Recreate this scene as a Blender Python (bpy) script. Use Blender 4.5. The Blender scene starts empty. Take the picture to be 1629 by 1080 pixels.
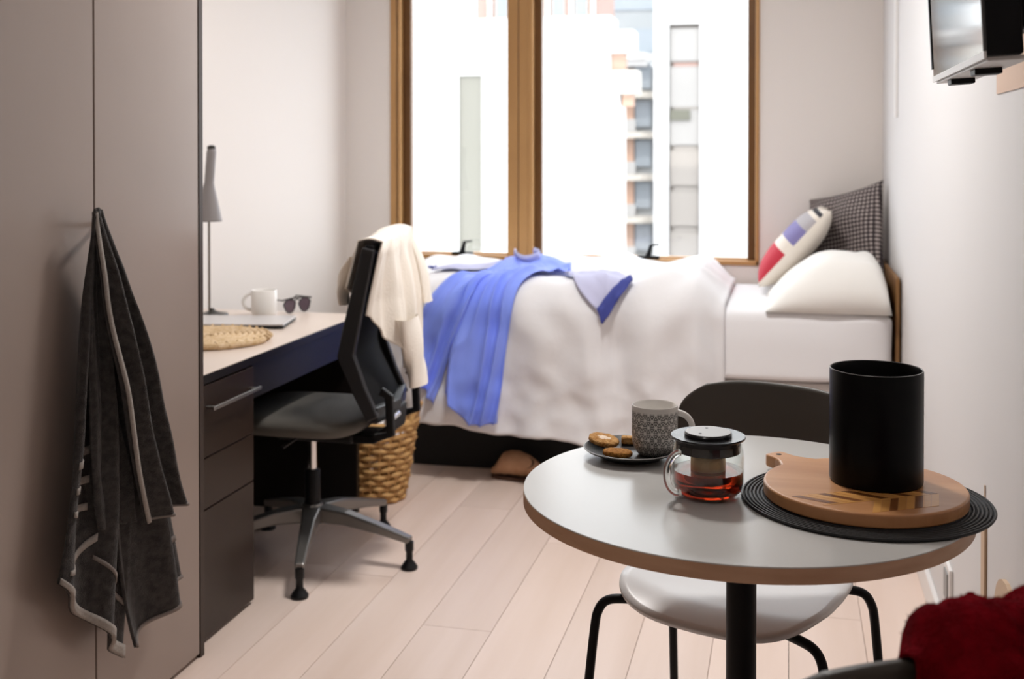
import bpy, bmesh, math, random
from mathutils import Vector, Matrix, noise

random.seed(7)
scene = bpy.context.scene
COL = scene.collection
PI = math.pi
R = math.radians

# ------------------------------------------------------------------ camera
cam_d = bpy.data.cameras.new('camera')
cam = bpy.data.objects.new('camera', cam_d)
COL.objects.link(cam)
PITCH = R(0.7)
FPX = 1825.0
cam.location = (0, 0, 1.335)
cam.rotation_euler = (PI / 2 - PITCH, 0, math.atan(440.5 / FPX))
cam_d.sensor_width = 36.0
cam_d.lens = 36.0 * FPX / 1629.0
cam_d.shift_y = -((540 - 238) - FPX * math.tan(PITCH)) / 1629.0
cam_d.clip_start = 0.05
cam_d.clip_end = 500
cam_d.dof.use_dof = True
cam_d.dof.focus_distance = 2.05
cam_d.dof.aperture_fstop = 4.5
scene.camera = cam

# ------------------------------------------------------------------ light
W = bpy.data.worlds.new('world')
scene.world = W
W.use_nodes = True
bg = W.node_tree.nodes['Background']
bg.inputs[0].default_value = (0.93, 0.96, 1.0, 1)
bg.inputs[1].default_value = 4.0

sun_d = bpy.data.lights.new('sun', 'SUN')
sun_d.energy = 1.6
sun_d.angle = R(1.0)
sun_d.color = (1.0, 0.95, 0.88)
sun = bpy.data.objects.new('sun', sun_d)
COL.objects.link(sun)
sun.rotation_euler = (R(52), 0, R(-18))

por_d = bpy.data.lights.new('window_portal', 'AREA')
por_d.shape = 'RECTANGLE'
por_d.size = 1.72
por_d.size_y = 1.62
por_d.cycles.is_portal = True
por = bpy.data.objects.new('window_portal', por_d)
COL.objects.link(por)
por.location = (-1.027, 5.60, 1.63)
por.rotation_euler = (R(-90), 0, 0)

vs = scene.view_settings
vs.view_transform = 'Standard'
vs.look = 'None'
vs.gamma = 1.0
vs.use_curve_mapping = False
vs.exposure = 0.40
scene.cycles.diffuse_bounces = 7
scene.cycles.max_bounces = 14
scene.cycles.transparent_max_bounces = 16
scene.cycles.caustics_reflective = False
scene.cycles.caustics_refractive = False
scene.cycles.sample_clamp_indirect = 12


# ------------------------------------------------------------------ materials
def mat(name, col, rough=0.5, metal=0.0, spec=0.5, var=None, bump=None, coat=0.0, trans=0.0,
        ior=1.45, sheen=0.0, stretch=None):
    """var = (scale, colour2), bump = (scale, strength, distance)"""
    m = bpy.data.materials.new(name)
    m.use_nodes = True
    nt = m.node_tree
    b = nt.nodes['Principled BSDF']
    b.inputs['Base Color'].default_value = (*col, 1)
    b.inputs['Roughness'].default_value = rough
    b.inputs['Metallic'].default_value = metal
    b.inputs['Specular IOR Level'].default_value = spec
    b.inputs['IOR'].default_value = ior
    b.inputs['Coat Weight'].default_value = coat
    b.inputs['Coat Roughness'].default_value = 0.15
    b.inputs['Transmission Weight'].default_value = trans
    b.inputs['Sheen Weight'].default_value = sheen
    if var or bump:
        tc = nt.nodes.new('ShaderNodeTexCoord')
        mp = nt.nodes.new('ShaderNodeMapping')
        nt.links.new(tc.outputs['Object'], mp.inputs['Vector'])
        if stretch:
            mp.inputs['Scale'].default_value = stretch
    if var:
        n = nt.nodes.new('ShaderNodeTexNoise')
        n.inputs['Scale'].default_value = var[0]
        n.inputs['Detail'].default_value = 5
        mx = nt.nodes.new('ShaderNodeMix')
        mx.data_type = 'RGBA'
        mx.inputs[6].default_value = (*col, 1)
        mx.inputs[7].default_value = (*var[1], 1)
        rp = nt.nodes.new('ShaderNodeMapRange')
        rp.inputs[1].default_value = 0.35
        rp.inputs[2].default_value = 0.65
        nt.links.new(mp.outputs[0], n.inputs['Vector'])
        nt.links.new(n.outputs['Fac'], rp.inputs[0])
        nt.links.new(rp.outputs[0], mx.inputs[0])
        nt.links.new(mx.outputs[2], b.inputs['Base Color'])
    if bump:
        n2 = nt.nodes.new('ShaderNodeTexNoise')
        n2.inputs['Scale'].default_value = bump[0]
        n2.inputs['Detail'].default_value = 3
        bp = nt.nodes.new('ShaderNodeBump')
        bp.inputs['Strength'].default_value = bump[1]
        bp.inputs['Distance'].default_value = bump[2] if len(bump) > 2 else 0.01
        nt.links.new(mp.outputs[0], n2.inputs['Vector'])
        nt.links.new(n2.outputs['Fac'], bp.inputs['Height'])
        nt.links.new(bp.outputs[0], b.inputs['Normal'])
    return m


def glass_mat(name, tint, refl=0.08, edge=True):
    m = bpy.data.materials.new(name)
    m.use_nodes = True
    nt = m.node_tree
    nt.nodes.remove(nt.nodes['Principled BSDF'])
    out = nt.nodes['Material Output']
    t = nt.nodes.new('ShaderNodeBsdfTransparent')
    t.inputs[0].default_value = (*tint, 1)
    g = nt.nodes.new('ShaderNodeBsdfGlossy')
    g.inputs['Roughness'].default_value = 0.02
    mx = nt.nodes.new('ShaderNodeMixShader')
    if edge:
        lw = nt.nodes.new('ShaderNodeLayerWeight')
        pw = nt.nodes.new('ShaderNodeMath')
        pw.operation = 'POWER'
        pw.inputs[1].default_value = 4.0
        ma = nt.nodes.new('ShaderNodeMath')
        ma.operation = 'MULTIPLY_ADD'
        ma.inputs[1].default_value = 0.55
        ma.inputs[2].default_value = 0.035
        nt.links.new(lw.outputs['Facing'], pw.inputs[0])
        nt.links.new(pw.outputs[0], ma.inputs[0])
        nt.links.new(ma.outputs[0], mx.inputs[0])
    else:
        mx.inputs[0].default_value = refl
    nt.links.new(t.outputs[0], mx.inputs[1])
    nt.links.new(g.outputs[0], mx.inputs[2])
    nt.links.new(mx.outputs[0], out.inputs[0])
    return m


def wood_mat(name, c1, c2, scale=6, stretch=(1, 0.06, 1), rough=0.4, coat=0.0, bump=0.04, rand=0.0):
    m = mat(name, c1, rough, var=(scale, c2), bump=(scale * 6, bump, 0.003), coat=coat, stretch=stretch)
    if rand:
        nt = m.node_tree
        b = nt.nodes['Principled BSDF']
        mx = [n for n in nt.nodes if n.type == 'MIX'][0]
        oi = nt.nodes.new('ShaderNodeObjectInfo')
        hs = nt.nodes.new('ShaderNodeHueSaturation')
        mr = nt.nodes.new('ShaderNodeMapRange')
        mr.inputs[3].default_value = 1 - rand
        mr.inputs[4].default_value = 1 + rand
        nt.links.new(oi.outputs['Random'], mr.inputs[0])
        nt.links.new(mr.outputs[0], hs.inputs['Value'])
        nt.links.new(mx.outputs[2], hs.inputs['Color'])
        nt.links.new(hs.outputs[0], b.inputs['Base Color'])
        # shift the grain from board to board
        mp = [n for n in nt.nodes if n.type == 'MAPPING'][0]
        cx = nt.nodes.new('ShaderNodeCombineXYZ')
        ml = nt.nodes.new('ShaderNodeMath')
        ml.operation = 'MULTIPLY'
        ml.inputs[1].default_value = 37.0
        nt.links.new(oi.outputs['Random'], ml.inputs[0])
        nt.links.new(ml.outputs[0], cx.inputs[0])
        nt.links.new(ml.outputs[0], cx.inputs[2])
        nt.links.new(cx.outputs[0], mp.inputs['Location'])
    return m


M = {}
M['wall'] = mat('wall_paint', (0.80, 0.75, 0.71), 0.75, bump=(90, 0.03, 0.002))
M['wall_r'] = mat('wall_paint_dim', (0.69, 0.68, 0.68), 0.6, bump=(90, 0.03, 0.002))  # same room paint, this wall's cooler, dimmer light put into the colour
M['ceil'] = mat('ceiling_paint', (0.85, 0.84, 0.82), 0.8)
M['plank'] = wood_mat('oak_plank', (0.82, 0.675, 0.60), (0.75, 0.60, 0.515), 9, (1, 0.07, 1), 0.42, rand=0.06)
M['subfloor'] = mat('subfloor', (0.12, 0.08, 0.05), 0.8)
M['skirt'] = mat('skirting_white', (0.82, 0.81, 0.80), 0.4)
M['bronze'] = mat('bronze_frame', (0.50, 0.28, 0.11), 0.38, metal=0.25, var=(2.5, (0.45, 0.245, 0.095)))
M['bronze_d'] = mat('bronze_frame_dark', (0.16, 0.075, 0.022), 0.4, metal=0.25, var=(2.5, (0.13, 0.06, 0.018)))
M['pane'] = glass_mat('window_glass', (0.97, 0.98, 0.98), 0.04, edge=False)
M['black'] = mat('black_satin', (0.005, 0.005, 0.006), 0.45, spec=0.2)
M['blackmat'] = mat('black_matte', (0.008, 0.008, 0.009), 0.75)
M['wardrobe'] = mat('wardrobe_laminate', (0.285, 0.225, 0.195), 0.30, spec=0.7, var=(1.5, (0.26, 0.205, 0.178)))
M['wardrobe_edge'] = mat('wardrobe_edge', (0.035, 0.022, 0.016), 0.5)
M['deskblack'] = mat('desk_black_laminate', (0.007, 0.005, 0.0045), 0.34, spec=0.3, var=(3, (0.009, 0.007, 0.006)))
M['drawerfront'] = mat('drawer_laminate', (0.022, 0.011, 0.006), 0.35, spec=0.4, var=(2, (0.018, 0.009, 0.005)))
M['desktop'] = mat('desk_top_laminate', (0.70, 0.60, 0.53), 0.35, var=(4, (0.66, 0.56, 0.49)))
M['steel'] = mat('brushed_steel', (0.62, 0.60, 0.57), 0.3, metal=1.0)
M['chrome'] = mat('chrome', (0.75, 0.75, 0.76), 0.12, metal=1.0)
M['alu'] = mat('grey_aluminium', (0.22, 0.21, 0.20), 0.33, metal=0.7)
M['towel'] = mat('charcoal_terry', (0.018, 0.0155, 0.015), 0.95, var=(60, (0.048, 0.042, 0.040)), bump=(420, 0.9, 0.004), sheen=0.15)
M['towel_hem'] = mat('towel_hem_weave', (0.34, 0.31, 0.28), 0.85, var=(200, (0.28, 0.25, 0.23)), bump=(500, 0.4, 0.002))
M['towel_band'] = mat('towel_band', (0.20, 0.17, 0.155), 0.85, bump=(500, 0.4, 0.002))
M['duvet'] = mat('white_cotton', (0.77, 0.77, 0.79), 0.85, bump=(26, 0.12, 0.01), sheen=0.1)
M['sheet'] = mat('white_sheet', (0.80, 0.80, 0.82), 0.85, bump=(12, 0.10, 0.01))
M['pillow'] = mat('pillow_cotton', (0.84, 0.83, 0.80), 0.85, bump=(14, 0.15, 0.01))
M['bedbase'] = mat('bed_base_fabric', (0.55, 0.52, 0.50), 0.9, bump=(300, 0.3, 0.002))
M['dark_wood'] = wood_mat('headboard_oak', (0.26, 0.13, 0.045), (0.20, 0.10, 0.035), 8, (1, 1, 0.1), 0.5)
M['shirt'] = mat('blue_linen', (0.22, 0.32, 0.93), 0.8, var=(5, (0.25, 0.345, 0.95)), bump=(220, 0.15, 0.002), sheen=0.15)
M['shirt_lit'] = mat('blue_linen_lit', (0.50, 0.51, 0.70), 0.8, bump=(220, 0.15, 0.002))  # lit blue linen for sleeves and collar, light put into the colour
M['shirt_cuff'] = mat('blue_cuff', (0.045, 0.06, 0.28), 0.8)
M['cream'] = mat('cream_knit', (0.86, 0.80, 0.72), 0.9, bump=(160, 0.4, 0.004), sheen=0.2)
M['mesh'] = mat('black_mesh_fabric', (0.006, 0.006, 0.007), 0.8, spec=.2, bump=(300, 0.5, 0.002))
M['seatgrey'] = mat('grey_seat_fabric', (0.10, 0.092, 0.080), 0.75, bump=(350, 0.5, 0.002))
M['plastic_b'] = mat('black_plastic', (0.006, 0.006, 0.007), 0.4, spec=.3)
M['plastic_g'] = mat('charcoal_plastic', (0.022, 0.022, 0.024), 0.38, spec=.4)
M['wicker'] = mat('wicker', (0.62, 0.38, 0.15), 0.65, var=(40, (0.44, 0.24, 0.08)), bump=(150, 0.4, 0.004))
M['seagrass'] = mat('seagrass', (0.70, 0.54, 0.36), 0.8, var=(50, (0.55, 0.38, 0.20)), bump=(160, 0.5, 0.005))
M['tan'] = mat('tan_suede', (0.56, 0.33, 0.20), 0.85, var=(18, (0.44, 0.24, 0.13)), bump=(150, 0.3, 0.004))
M['tan_dark'] = mat('slipper_lining', (0.08, 0.04, 0.025), 0.9)
M['tabletop'] = mat('table_laminate', (0.52, 0.515, 0.50), 0.26, spec=0.4)
M['tableedge'] = wood_mat('table_edge_ply', (0.55, 0.34, 0.215), (0.47, 0.28, 0.17), 10, (1, 1, 6), 0.45)
M['chairback'] = mat('chair_shell_dark', (0.050, 0.043, 0.036), 0.42)
M['chairseat'] = mat('chair_shell_seat_sheen', (0.62, 0.62, 0.625), 0.33)  # shell colour made pale for the light reflected off the seat
M['ceramic_w'] = mat('white_ceramic', (0.80, 0.78, 0.75), 0.25)
M['ceramic_b'] = mat('black_ceramic', (0.010, 0.010, 0.012), 0.3)
M['plate'] = mat('black_stoneware', (0.025, 0.024, 0.025), 0.28, var=(30, (0.035, 0.034, 0.034)))
M['biscuit'] = mat('golden_biscuit', (0.56, 0.26, 0.06), 0.85, spec=.2, var=(170, (0.30, 0.11, 0.02)), bump=(330, 1.0, 0.006))
M['biscuit_p'] = mat('pale_biscuit', (0.62, 0.36, 0.14), 0.85, spec=.2, var=(120, (0.42, 0.19, 0.05)), bump=(300, 0.8, 0.005))
M['icing'] = mat('biscuit_cream', (0.75, 0.58, 0.42), 0.6)
M['teaglass'] = glass_mat('teapot_glass', (0.96, 0.97, 0.96))
M['glass_solid'] = mat('clear_glass', (0.96, 0.97, 0.96), 0.02, trans=1.0, ior=1.47)
M['tea'] = mat('black_tea', (0.42, 0.028, 0.006), 0.02, trans=1.0, ior=1.33)
M['infuser'] = mat('infuser_steel', (0.55, 0.40, 0.24), 0.35, metal=0.8, bump=(400, 0.6, 0.001))
M['lid'] = mat('lid_black', (0.015, 0.015, 0.017), 0.25)
M['lid_top'] = mat('lid_brushed', (0.40, 0.40, 0.40), 0.45, metal=0.2)
M['matblack'] = mat('black_woven_cord', (0.007, 0.007, 0.008), 0.5, spec=.4, bump=(500, 0.5, 0.002))
M['board'] = wood_mat('acacia_board', (0.58, 0.30, 0.14), (0.44, 0.20, 0.08), 14, (0.12, 1, 1), 0.33)
M['stave_l'] = wood_mat('acacia_stave_light', (0.66, 0.34, 0.10), (0.54, 0.25, 0.07), 20, (0.2, 1, 1), 0.32, rand=0.12)
M['stave_d'] = wood_mat('acacia_stave_dark', (0.20, 0.07, 0.018), (0.13, 0.045, 0.012), 20, (0.2, 1, 1), 0.32, rand=0.15)
M['canister'] = mat('black_canister', (0.002, 0.002, 0.0025), 0.33, spec=0.15)
M['canister_rim'] = mat('canister_rim', (0.10, 0.10, 0.10), 0.25)
M['throw'] = mat('red_fleece', (0.20, 0.002, 0.008), 0.98, spec=0.05, var=(30, (0.11, 0.001, 0.004)), bump=(200, 0.9, 0.006))
M['tvscreen'] = mat('tv_screen_glass', (0.03, 0.028, 0.026), 0.08, spec=1.0, ior=2.1)
M['tvwhite'] = mat('tv_silver', (0.70, 0.69, 0.68), 0.35)
M['paper'] = mat('peach_paper', (0.74, 0.56, 0.45), 0.8)
M['lampgrey'] = mat('lamp_warm_grey', (0.24, 0.22, 0.22), 0.45)
M['lampwhite'] = mat('lamp_inner_white', (0.80, 0.78, 0.74), 0.5)
M['lampdark'] = mat('lamp_dark_base', (0.035, 0.032, 0.028), 0.3, metal=0.3)
M['brass'] = mat('lamp_rod', (0.16, 0.13, 0.10), 0.35, metal=0.8)
M['lens'] = glass_mat('sunglass_lens', (0.40, 0.34, 0.38), 0.08)
M['specframe'] = mat('spectacle_frame', (0.02, 0.018, 0.018), 0.3)
M['laptop'] = mat('laptop_shell', (0.62, 0.60, 0.60), 0.35, metal=0.3)
M['outlet'] = mat('outlet_grey', (0.30, 0.30, 0.30), 0.5)
M['diffuser'] = mat('fill_lamp_diffuser', (0.85, 0.83, 0.80), 0.6)
M['pale_timber'] = wood_mat('pale_timber', (0.62, 0.46, 0.32), (0.56, 0.40, 0.27), 8, (1, 1, 0.1), 0.5)


def pattern_mug():
    m = mat('mug_print', (0.72, 0.70, 0.67), 0.3)
    nt = m.node_tree
    b = nt.nodes['Principled BSDF']
    L = nt.links.new
    N = nt.nodes.new

    def mth(op, a, b_=None):
        n = N('ShaderNodeMath')
        n.operation = op
        for i, v in enumerate((a, b_)):
            if v is None:
                continue
            if isinstance(v, (int, float)):
                n.inputs[i].default_value = v
            else:
                L(v, n.inputs[i])
        return n.outputs[0]
    tc = N('ShaderNodeTexCoord')
    sp = N('ShaderNodeSeparateXYZ')
    L(tc.outputs['Object'], sp.inputs[0])
    ang = mth('ARCTAN2', sp.outputs[1], sp.outputs[0])
    n_cells = 20
    u = mth('MULTIPLY', ang, n_cells / (2 * PI))
    v = mth('MULTIPLY', sp.outputs[2], n_cells / (2 * PI * 0.045))
    dist = None
    h = math.sqrt(3) / 2
    for du, dv in ((0, 1 / h), (1, 0.5 / h), (1, -0.5 / h)):
        k = mth('ADD', mth('MULTIPLY', u, du), mth('MULTIPLY', v, dv))
        f = mth('ABSOLUTE', mth('SUBTRACT', mth('FRACT', k), 0.5))
        d = mth('SUBTRACT', 0.5, f)
        dist = d if dist is None else mth('MINIMUM', dist, d)
    # inner petals: second lattice shifted by a third
    dist2 = None
    for du, dv in ((2, 0), (1, 1.732), (1, -1.732)):
        k = mth('ADD', mth('MULTIPLY', u, du), mth('MULTIPLY', v, dv))
        f = mth('ABSOLUTE', mth('SUBTRACT', mth('FRACT', k), 0.5))
        d = mth('SUBTRACT', 0.5, f)
        dist2 = d if dist2 is None else mth('MINIMUM', dist2, d)
    a1 = mth('LESS_THAN', dist, 0.060)
    a2 = mth('LESS_THAN', dist2, 0.050)
    a = mth('MAXIMUM', a1, a2)
    low = mth('LESS_THAN', sp.outputs[2], 0.006)
    hi = mth('GREATER_THAN', sp.outputs[2], 0.087)
    mx = N('ShaderNodeMix')
    mx.data_type = 'RGBA'
    mx.inputs[6].default_value = (0.008, 0.008, 0.009, 1)
    mx.inputs[7].default_value = (0.62, 0.60, 0.57, 1)
    L(mth('MAXIMUM', a, hi), mx.inputs[0])
    L(mx.outputs[2], b.inputs['Base Color'])
    return m


M['mugprint'] = pattern_mug()


def check_mat():
    m = mat('check_weave', (0.1, 0.08, 0.08), 0.85)
    nt = m.node_tree
    b = nt.nodes['Principled BSDF']
    tc = nt.nodes.new('ShaderNodeTexCoord')
    outs = []
    for ax, sc_ in (('X', 17), ('Y', 17)):
        w = nt.nodes.new('ShaderNodeTexWave')
        w.wave_type = 'BANDS'
        w.bands_direction = ax
        w.inputs['Scale'].default_value = sc_
        w.inputs['Distortion'].default_value = 0.25
        nt.links.new(tc.outputs['Object'], w.inputs['Vector'])
        outs.append(w.outputs['Fac'])
    mm = nt.nodes.new('ShaderNodeMath')
    mm.operation = 'MULTIPLY'
    nt.links.new(outs[0], mm.inputs[0])
    nt.links.new(outs[1], mm.inputs[1])
    cr = nt.nodes.new('ShaderNodeValToRGB')
    cr.color_ramp.elements[0].position = 0.12
    cr.color_ramp.elements[0].color = (0.035, 0.026, 0.028, 1)
    cr.color_ramp.elements[1].position = 0.55
    cr.color_ramp.elements[1].color = (0.42, 0.36, 0.34, 1)
    nt.links.new(mm.outputs[0], cr.inputs[0])
    nt.links.new(cr.outputs[0], b.inputs['Base Color'])
    return m


M['check'] = check_mat()


def print_cushion_mat():
    """cream cushion with a red band at one end and blue and grey printed blots on its face"""
    m = mat('printed_cushion', (0.80, 0.74, 0.66), 0.85, bump=(60, 0.15, 0.004))
    nt = m.node_tree
    b = nt.nodes['Principled BSDF']
    tc = nt.nodes.new('ShaderNodeTexCoord')
    sp = nt.nodes.new('ShaderNodeSeparateXYZ')
    nt.links.new(tc.outputs['Object'], sp.inputs[0])

    def band(out, lo, hi):
        a = nt.nodes.new('ShaderNodeMath'); a.operation = 'GREATER_THAN'; a.inputs[1].default_value = lo
        c = nt.nodes.new('ShaderNodeMath'); c.operation = 'LESS_THAN'; c.inputs[1].default_value = hi
        d = nt.nodes.new('ShaderNodeMath'); d.operation = 'MULTIPLY'
        nt.links.new(out, a.inputs[0]); nt.links.new(out, c.inputs[0])
        nt.links.new(a.outputs[0], d.inputs[0]); nt.links.new(c.outputs[0], d.inputs[1])
        return d.outputs[0]

    def mul(a, c):
        d = nt.nodes.new('ShaderNodeMath'); d.operation = 'MULTIPLY'
        nt.links.new(a, d.inputs[0]); nt.links.new(c, d.inputs[1])
        return d.outputs[0]
    front = band(sp.outputs[2], 0.012, 1)
    prev = None
    for lo, hi, colr in ((-0.26, -0.045, (0.52, 0.035, 0.06)), (0.005, 0.085, (0.22, 0.20, 0.42)), (0.085, 0.145, (0.42, 0.40, 0.42)), (0.165, 0.185, (0.03, 0.03, 0.04))):
        f = mul(front, band(sp.outputs[1], lo, hi))
        mx = nt.nodes.new('ShaderNodeMix')
        mx.data_type = 'RGBA'
        mx.inputs[6].default_value = (0.80, 0.74, 0.66, 1)
        mx.inputs[7].default_value = (*colr, 1)
        nt.links.new(f, mx.inputs[0])
        if prev:
            nt.links.new(prev, mx.inputs[6])
        prev = mx.outputs[2]
    nt.links.new(prev, b.inputs['Base Color'])
    return m


M['printcushion'] = print_cushion_mat()


# ------------------------------------------------------------------ mesh builder
def lerp(a, b, t):
    return a + (b - a) * t


def smooth(t):
    t = max(0.0, min(1.0, t))
    return t * t * (3 - 2 * t)


def poly(pts, t):
    """point on a polyline of tuples, t in 0..1, smoothed (Catmull-Rom)"""
    n = len(pts) - 1
    k = min(int(t * n), n - 1)
    f = t * n - k
    p0 = pts[max(k - 1, 0)]; p1 = pts[k]; p2 = pts[k + 1]; p3 = pts[min(k + 2, n)]
    return tuple(0.5 * ((2 * b) + (c - a) * f + (2 * a - 5 * b + 4 * c - d) * f * f + (3 * b - a - 3 * c + d) * f ** 3)
                 for a, b, c, d in zip(p0, p1, p2, p3))


class MB:
    def __init__(self):
        self.v = []
        self.f = []

    def box(self, x0, x1, y0, y1, z0, z1):
        b = len(self.v)
        self.v += [(x, y, z) for z in (z0, z1) for y in (y0, y1) for x in (x0, x1)]
        self.f += [tuple(b + i for i in q) for q in ((0, 2, 3, 1), (4, 5, 7, 6), (0, 1, 5, 4), (2, 6, 7, 3), (0, 4, 6, 2), (1, 3, 7, 5))]
        return self

    def grid(self, fn, nu, nv, closed_u=False):
        b = len(self.v)
        for j in range(nv + 1):
            for i in range(nu if closed_u else nu + 1):
                self.v.append(tuple(fn(i / nu, j / nv)))
        w = nu if closed_u else nu + 1
        for j in range(nv):
            for i in range(nu):
                i2 = (i + 1) % w
                self.f.append((b + j * w + i, b + j * w + i2, b + (j + 1) * w + i2, b + (j + 1) * w + i))
        return self

    def lathe(self, prof, seg=40, c=(0, 0, 0), caps=True):
        b = len(self.v)
        for r, z in prof:
            for i in range(seg):
                a = 2 * PI * i / seg
                self.v.append((c[0] + r * math.cos(a), c[1] + r * math.sin(a), c[2] + z))
        for j in range(len(prof) - 1):
            for i in range(seg):
                i2 = (i + 1) % seg
                self.f.append((b + j * seg + i, b + j * seg + i2, b + (j + 1) * seg + i2, b + (j + 1) * seg + i))
        if caps:
            if prof[0][0] > 1e-5:
                self.f.append(tuple(b + i for i in reversed(range(seg))))
            if prof[-1][0] > 1e-5:
                self.f.append(tuple(b + (len(prof) - 1) * seg + i for i in range(seg)))
        return self

    def tube(self, path, r, seg=10, closed=False):
        pts = [Vector(p) for p in path]
        n = len(pts)
        b = len(self.v)
        up = None
        for k, p in enumerate(pts):
            if closed:
                d = (pts[(k + 1) % n] - pts[k - 1]).normalized()
            else:
                d = (pts[min(k + 1, n - 1)] - pts[max(k - 1, 0)]).normalized()
            if up is None:
                up = Vector((0, 0, 1)) if abs(d.z) < 0.9 else Vector((1, 0, 0))
            s = d.cross(up).normalized()
            up = s.cross(d).normalized()
            rr = r[k] if isinstance(r, (list, tuple)) else r
            for i in range(seg):
                a = 2 * PI * i / seg
                self.v.append(tuple(p + s * (rr * math.cos(a)) + up * (rr * math.sin(a))))
        m = n if closed else n - 1
        for k in range(m):
            for i in range(seg):
                i2 = (i + 1) % seg
                k2 = (k + 1) % n
                self.f.append((b + k * seg + i, b + k * seg + i2, b + k2 * seg + i2, b + k2 * seg + i))
        if not closed:
            self.f.append(tuple(b + i for i in reversed(range(seg))))
            self.f.append(tuple(b + (n - 1) * seg + i for i in range(seg)))
        return self

    def bar(self, path, wd, w, t):
        """rectangular section swept along path; wd = width direction, w = width, t = thickness (scalars or lists)"""
        pts = [Vector(p) for p in path]
        n = len(pts)
        wd = Vector(wd).normalized()
        b = len(self.v)
        for k, p in enumerate(pts):
            d = (pts[min(k + 1, n - 1)] - pts[max(k - 1, 0)]).normalized()
            nn = d.cross(wd).normalized()
            ww = (w[k] if isinstance(w, (list, tuple)) else w) / 2
            tt = (t[k] if isinstance(t, (list, tuple)) else t) / 2
            for a, c in ((-1, -1), (1, -1), (1, 1), (-1, 1)):
                self.v.append(tuple(p + wd * (a * ww) + nn * (c * tt)))
        for k in range(n - 1):
            for i in range(4):
                i2 = (i + 1) % 4
                self.f.append((b + k * 4 + i, b + k * 4 + i2, b + k * 4 + 4 + i2, b + k * 4 + 4 + i))
        self.f.append((b + 3, b + 2, b + 1, b))
        e = b + (n - 1) * 4
        self.f.append((e, e + 1, e + 2, e + 3))
        return self

    def prism(self, outline, z0, z1):
        b = len(self.v)
        n = len(outline)
        self.v += [(x, y, z0) for x, y in outline] + [(x, y, z1) for x, y in outline]
        self.f.append(tuple(b + i for i in reversed(range(n))))
        self.f.append(tuple(b + n + i for i in range(n)))
        for i in range(n):
            i2 = (i + 1) % n
            self.f.append((b + i, b + i2, b + n + i2, b + n + i))
        return self

    def xf(self, mtx):
        self.v = [tuple(mtx @ Vector(p)) for p in self.v]
        return self

    def build(self, name, m, parent=None, sm=False, bevel=0, solid=0, sub=0, angle=40, seg=2, centred=False):
        me = bpy.data.meshes.new(name)
        off = Vector(parent.get('_org', (0, 0, 0))) if parent is not None and parent.get('_org') is not None else Vector((0, 0, 0))
        me.from_pydata([tuple(Vector(p) - off) for p in self.v], [], self.f)
        bm = bmesh.new()
        bm.from_mesh(me)
        bmesh.ops.recalc_face_normals(bm, faces=bm.faces)
        bm.to_mesh(me)
        bm.free()
        me.materials.append(m)
        if sm:
            me.polygons.foreach_set('use_smooth', [True] * len(me.polygons))
            if angle < 180:
                try:
                    me.set_sharp_from_angle(angle=R(angle))
                except Exception:
                    pass
        o = bpy.data.objects.new(name, me)
        COL.objects.link(o)
        if parent is not None:
            o.parent = parent
        if solid:
            md = o.modifiers.new('thick', 'SOLIDIFY')
            md.thickness = abs(solid)
            md.offset = 0 if centred else (-1 if solid > 0 else 1)
        if bevel:
            md = o.modifiers.new('bevel', 'BEVEL')
            md.width = bevel
            md.segments = seg
            md.limit_method = 'ANGLE'
        if sub:
            md = o.modifiers.new('sub', 'SUBSURF')
            md.levels = sub
            md.render_levels = sub
        return o


def tag(o, label=None, cat=None, group=None, kind=None):
    if label: o['label'] = label
    if cat: o['category'] = cat
    if group: o['group'] = group
    if kind: o['kind'] = kind
    return o


def thing(name, label=None, cat=None, loc=(0, 0, 0), rotz=0.0, world=False, group=None, kind=None):
    """Empty at the base of a thing; world=True: its parts are written in room coordinates"""
    o = bpy.data.objects.new(name, None)
    o.empty_display_size = 0.05
    COL.objects.link(o)
    o.location = loc
    o.rotation_euler = (0, 0, rotz)
    if world:
        ORG[o.name] = loc
        o['_org'] = loc
        TEMP.append(o)
    return tag(o, label, cat, group, kind)


ORG = {}
TEMP = []
_kids_org = {}


def sub_origin(child, parent):
    """a part written in room coordinates that has sub-parts of its own"""
    child['_org'] = parent['_org']
    TEMP.append(child)
    return child


def copy_tree(o, parent=None):
    c = o.copy()
    COL.objects.link(c)
    c.parent = parent
    for ch in [k for k in bpy.data.objects if k.parent == o]:
        copy_tree(ch, c)
    return c


def nz(*p):
    return noise.noise(Vector(p))


# ================================================================== STRUCTURE
XL, XR, YW, YB, ZC = -2.16, 0.41, 5.40, -1.60, 2.60

floor = thing('floor', kind='structure', loc=(0, 0, 0), world=True)
MB().box(XL - .1, XR + .1, YB - .1, YW + .15, -0.10, -0.014).build('subfloor', M['subfloor'], floor)
rows = {}
k = 0
x = -2.197
plank_meshes = {}
while x < XR:
    x0, x1 = max(x, XL), min(x + 0.2, XR)
    y = YB - (0.37 * ((k * 5) % 7)) % 1.8
    while y < YW:
        y0, y1 = max(y, YB), min(y + 1.8, YW)
        if y1 - y0 > 0.05:
            key = (round(x1 - x0, 3), round(y1 - y0, 3))
            if key not in plank_meshes:
                o = MB().box(0.0008, key[0] - 0.0008, 0.0008, key[1] - 0.0008, -0.014, 0.0).build('plank', M['plank'], floor)
                plank_meshes[key] = o.data
            else:
                o = bpy.data.objects.new('plank', plank_meshes[key])
                COL.objects.link(o)
                o.parent = floor
            o.location = (x0, y0, 0)
        y += 1.8
    x += 0.2
    k += 1

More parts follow.
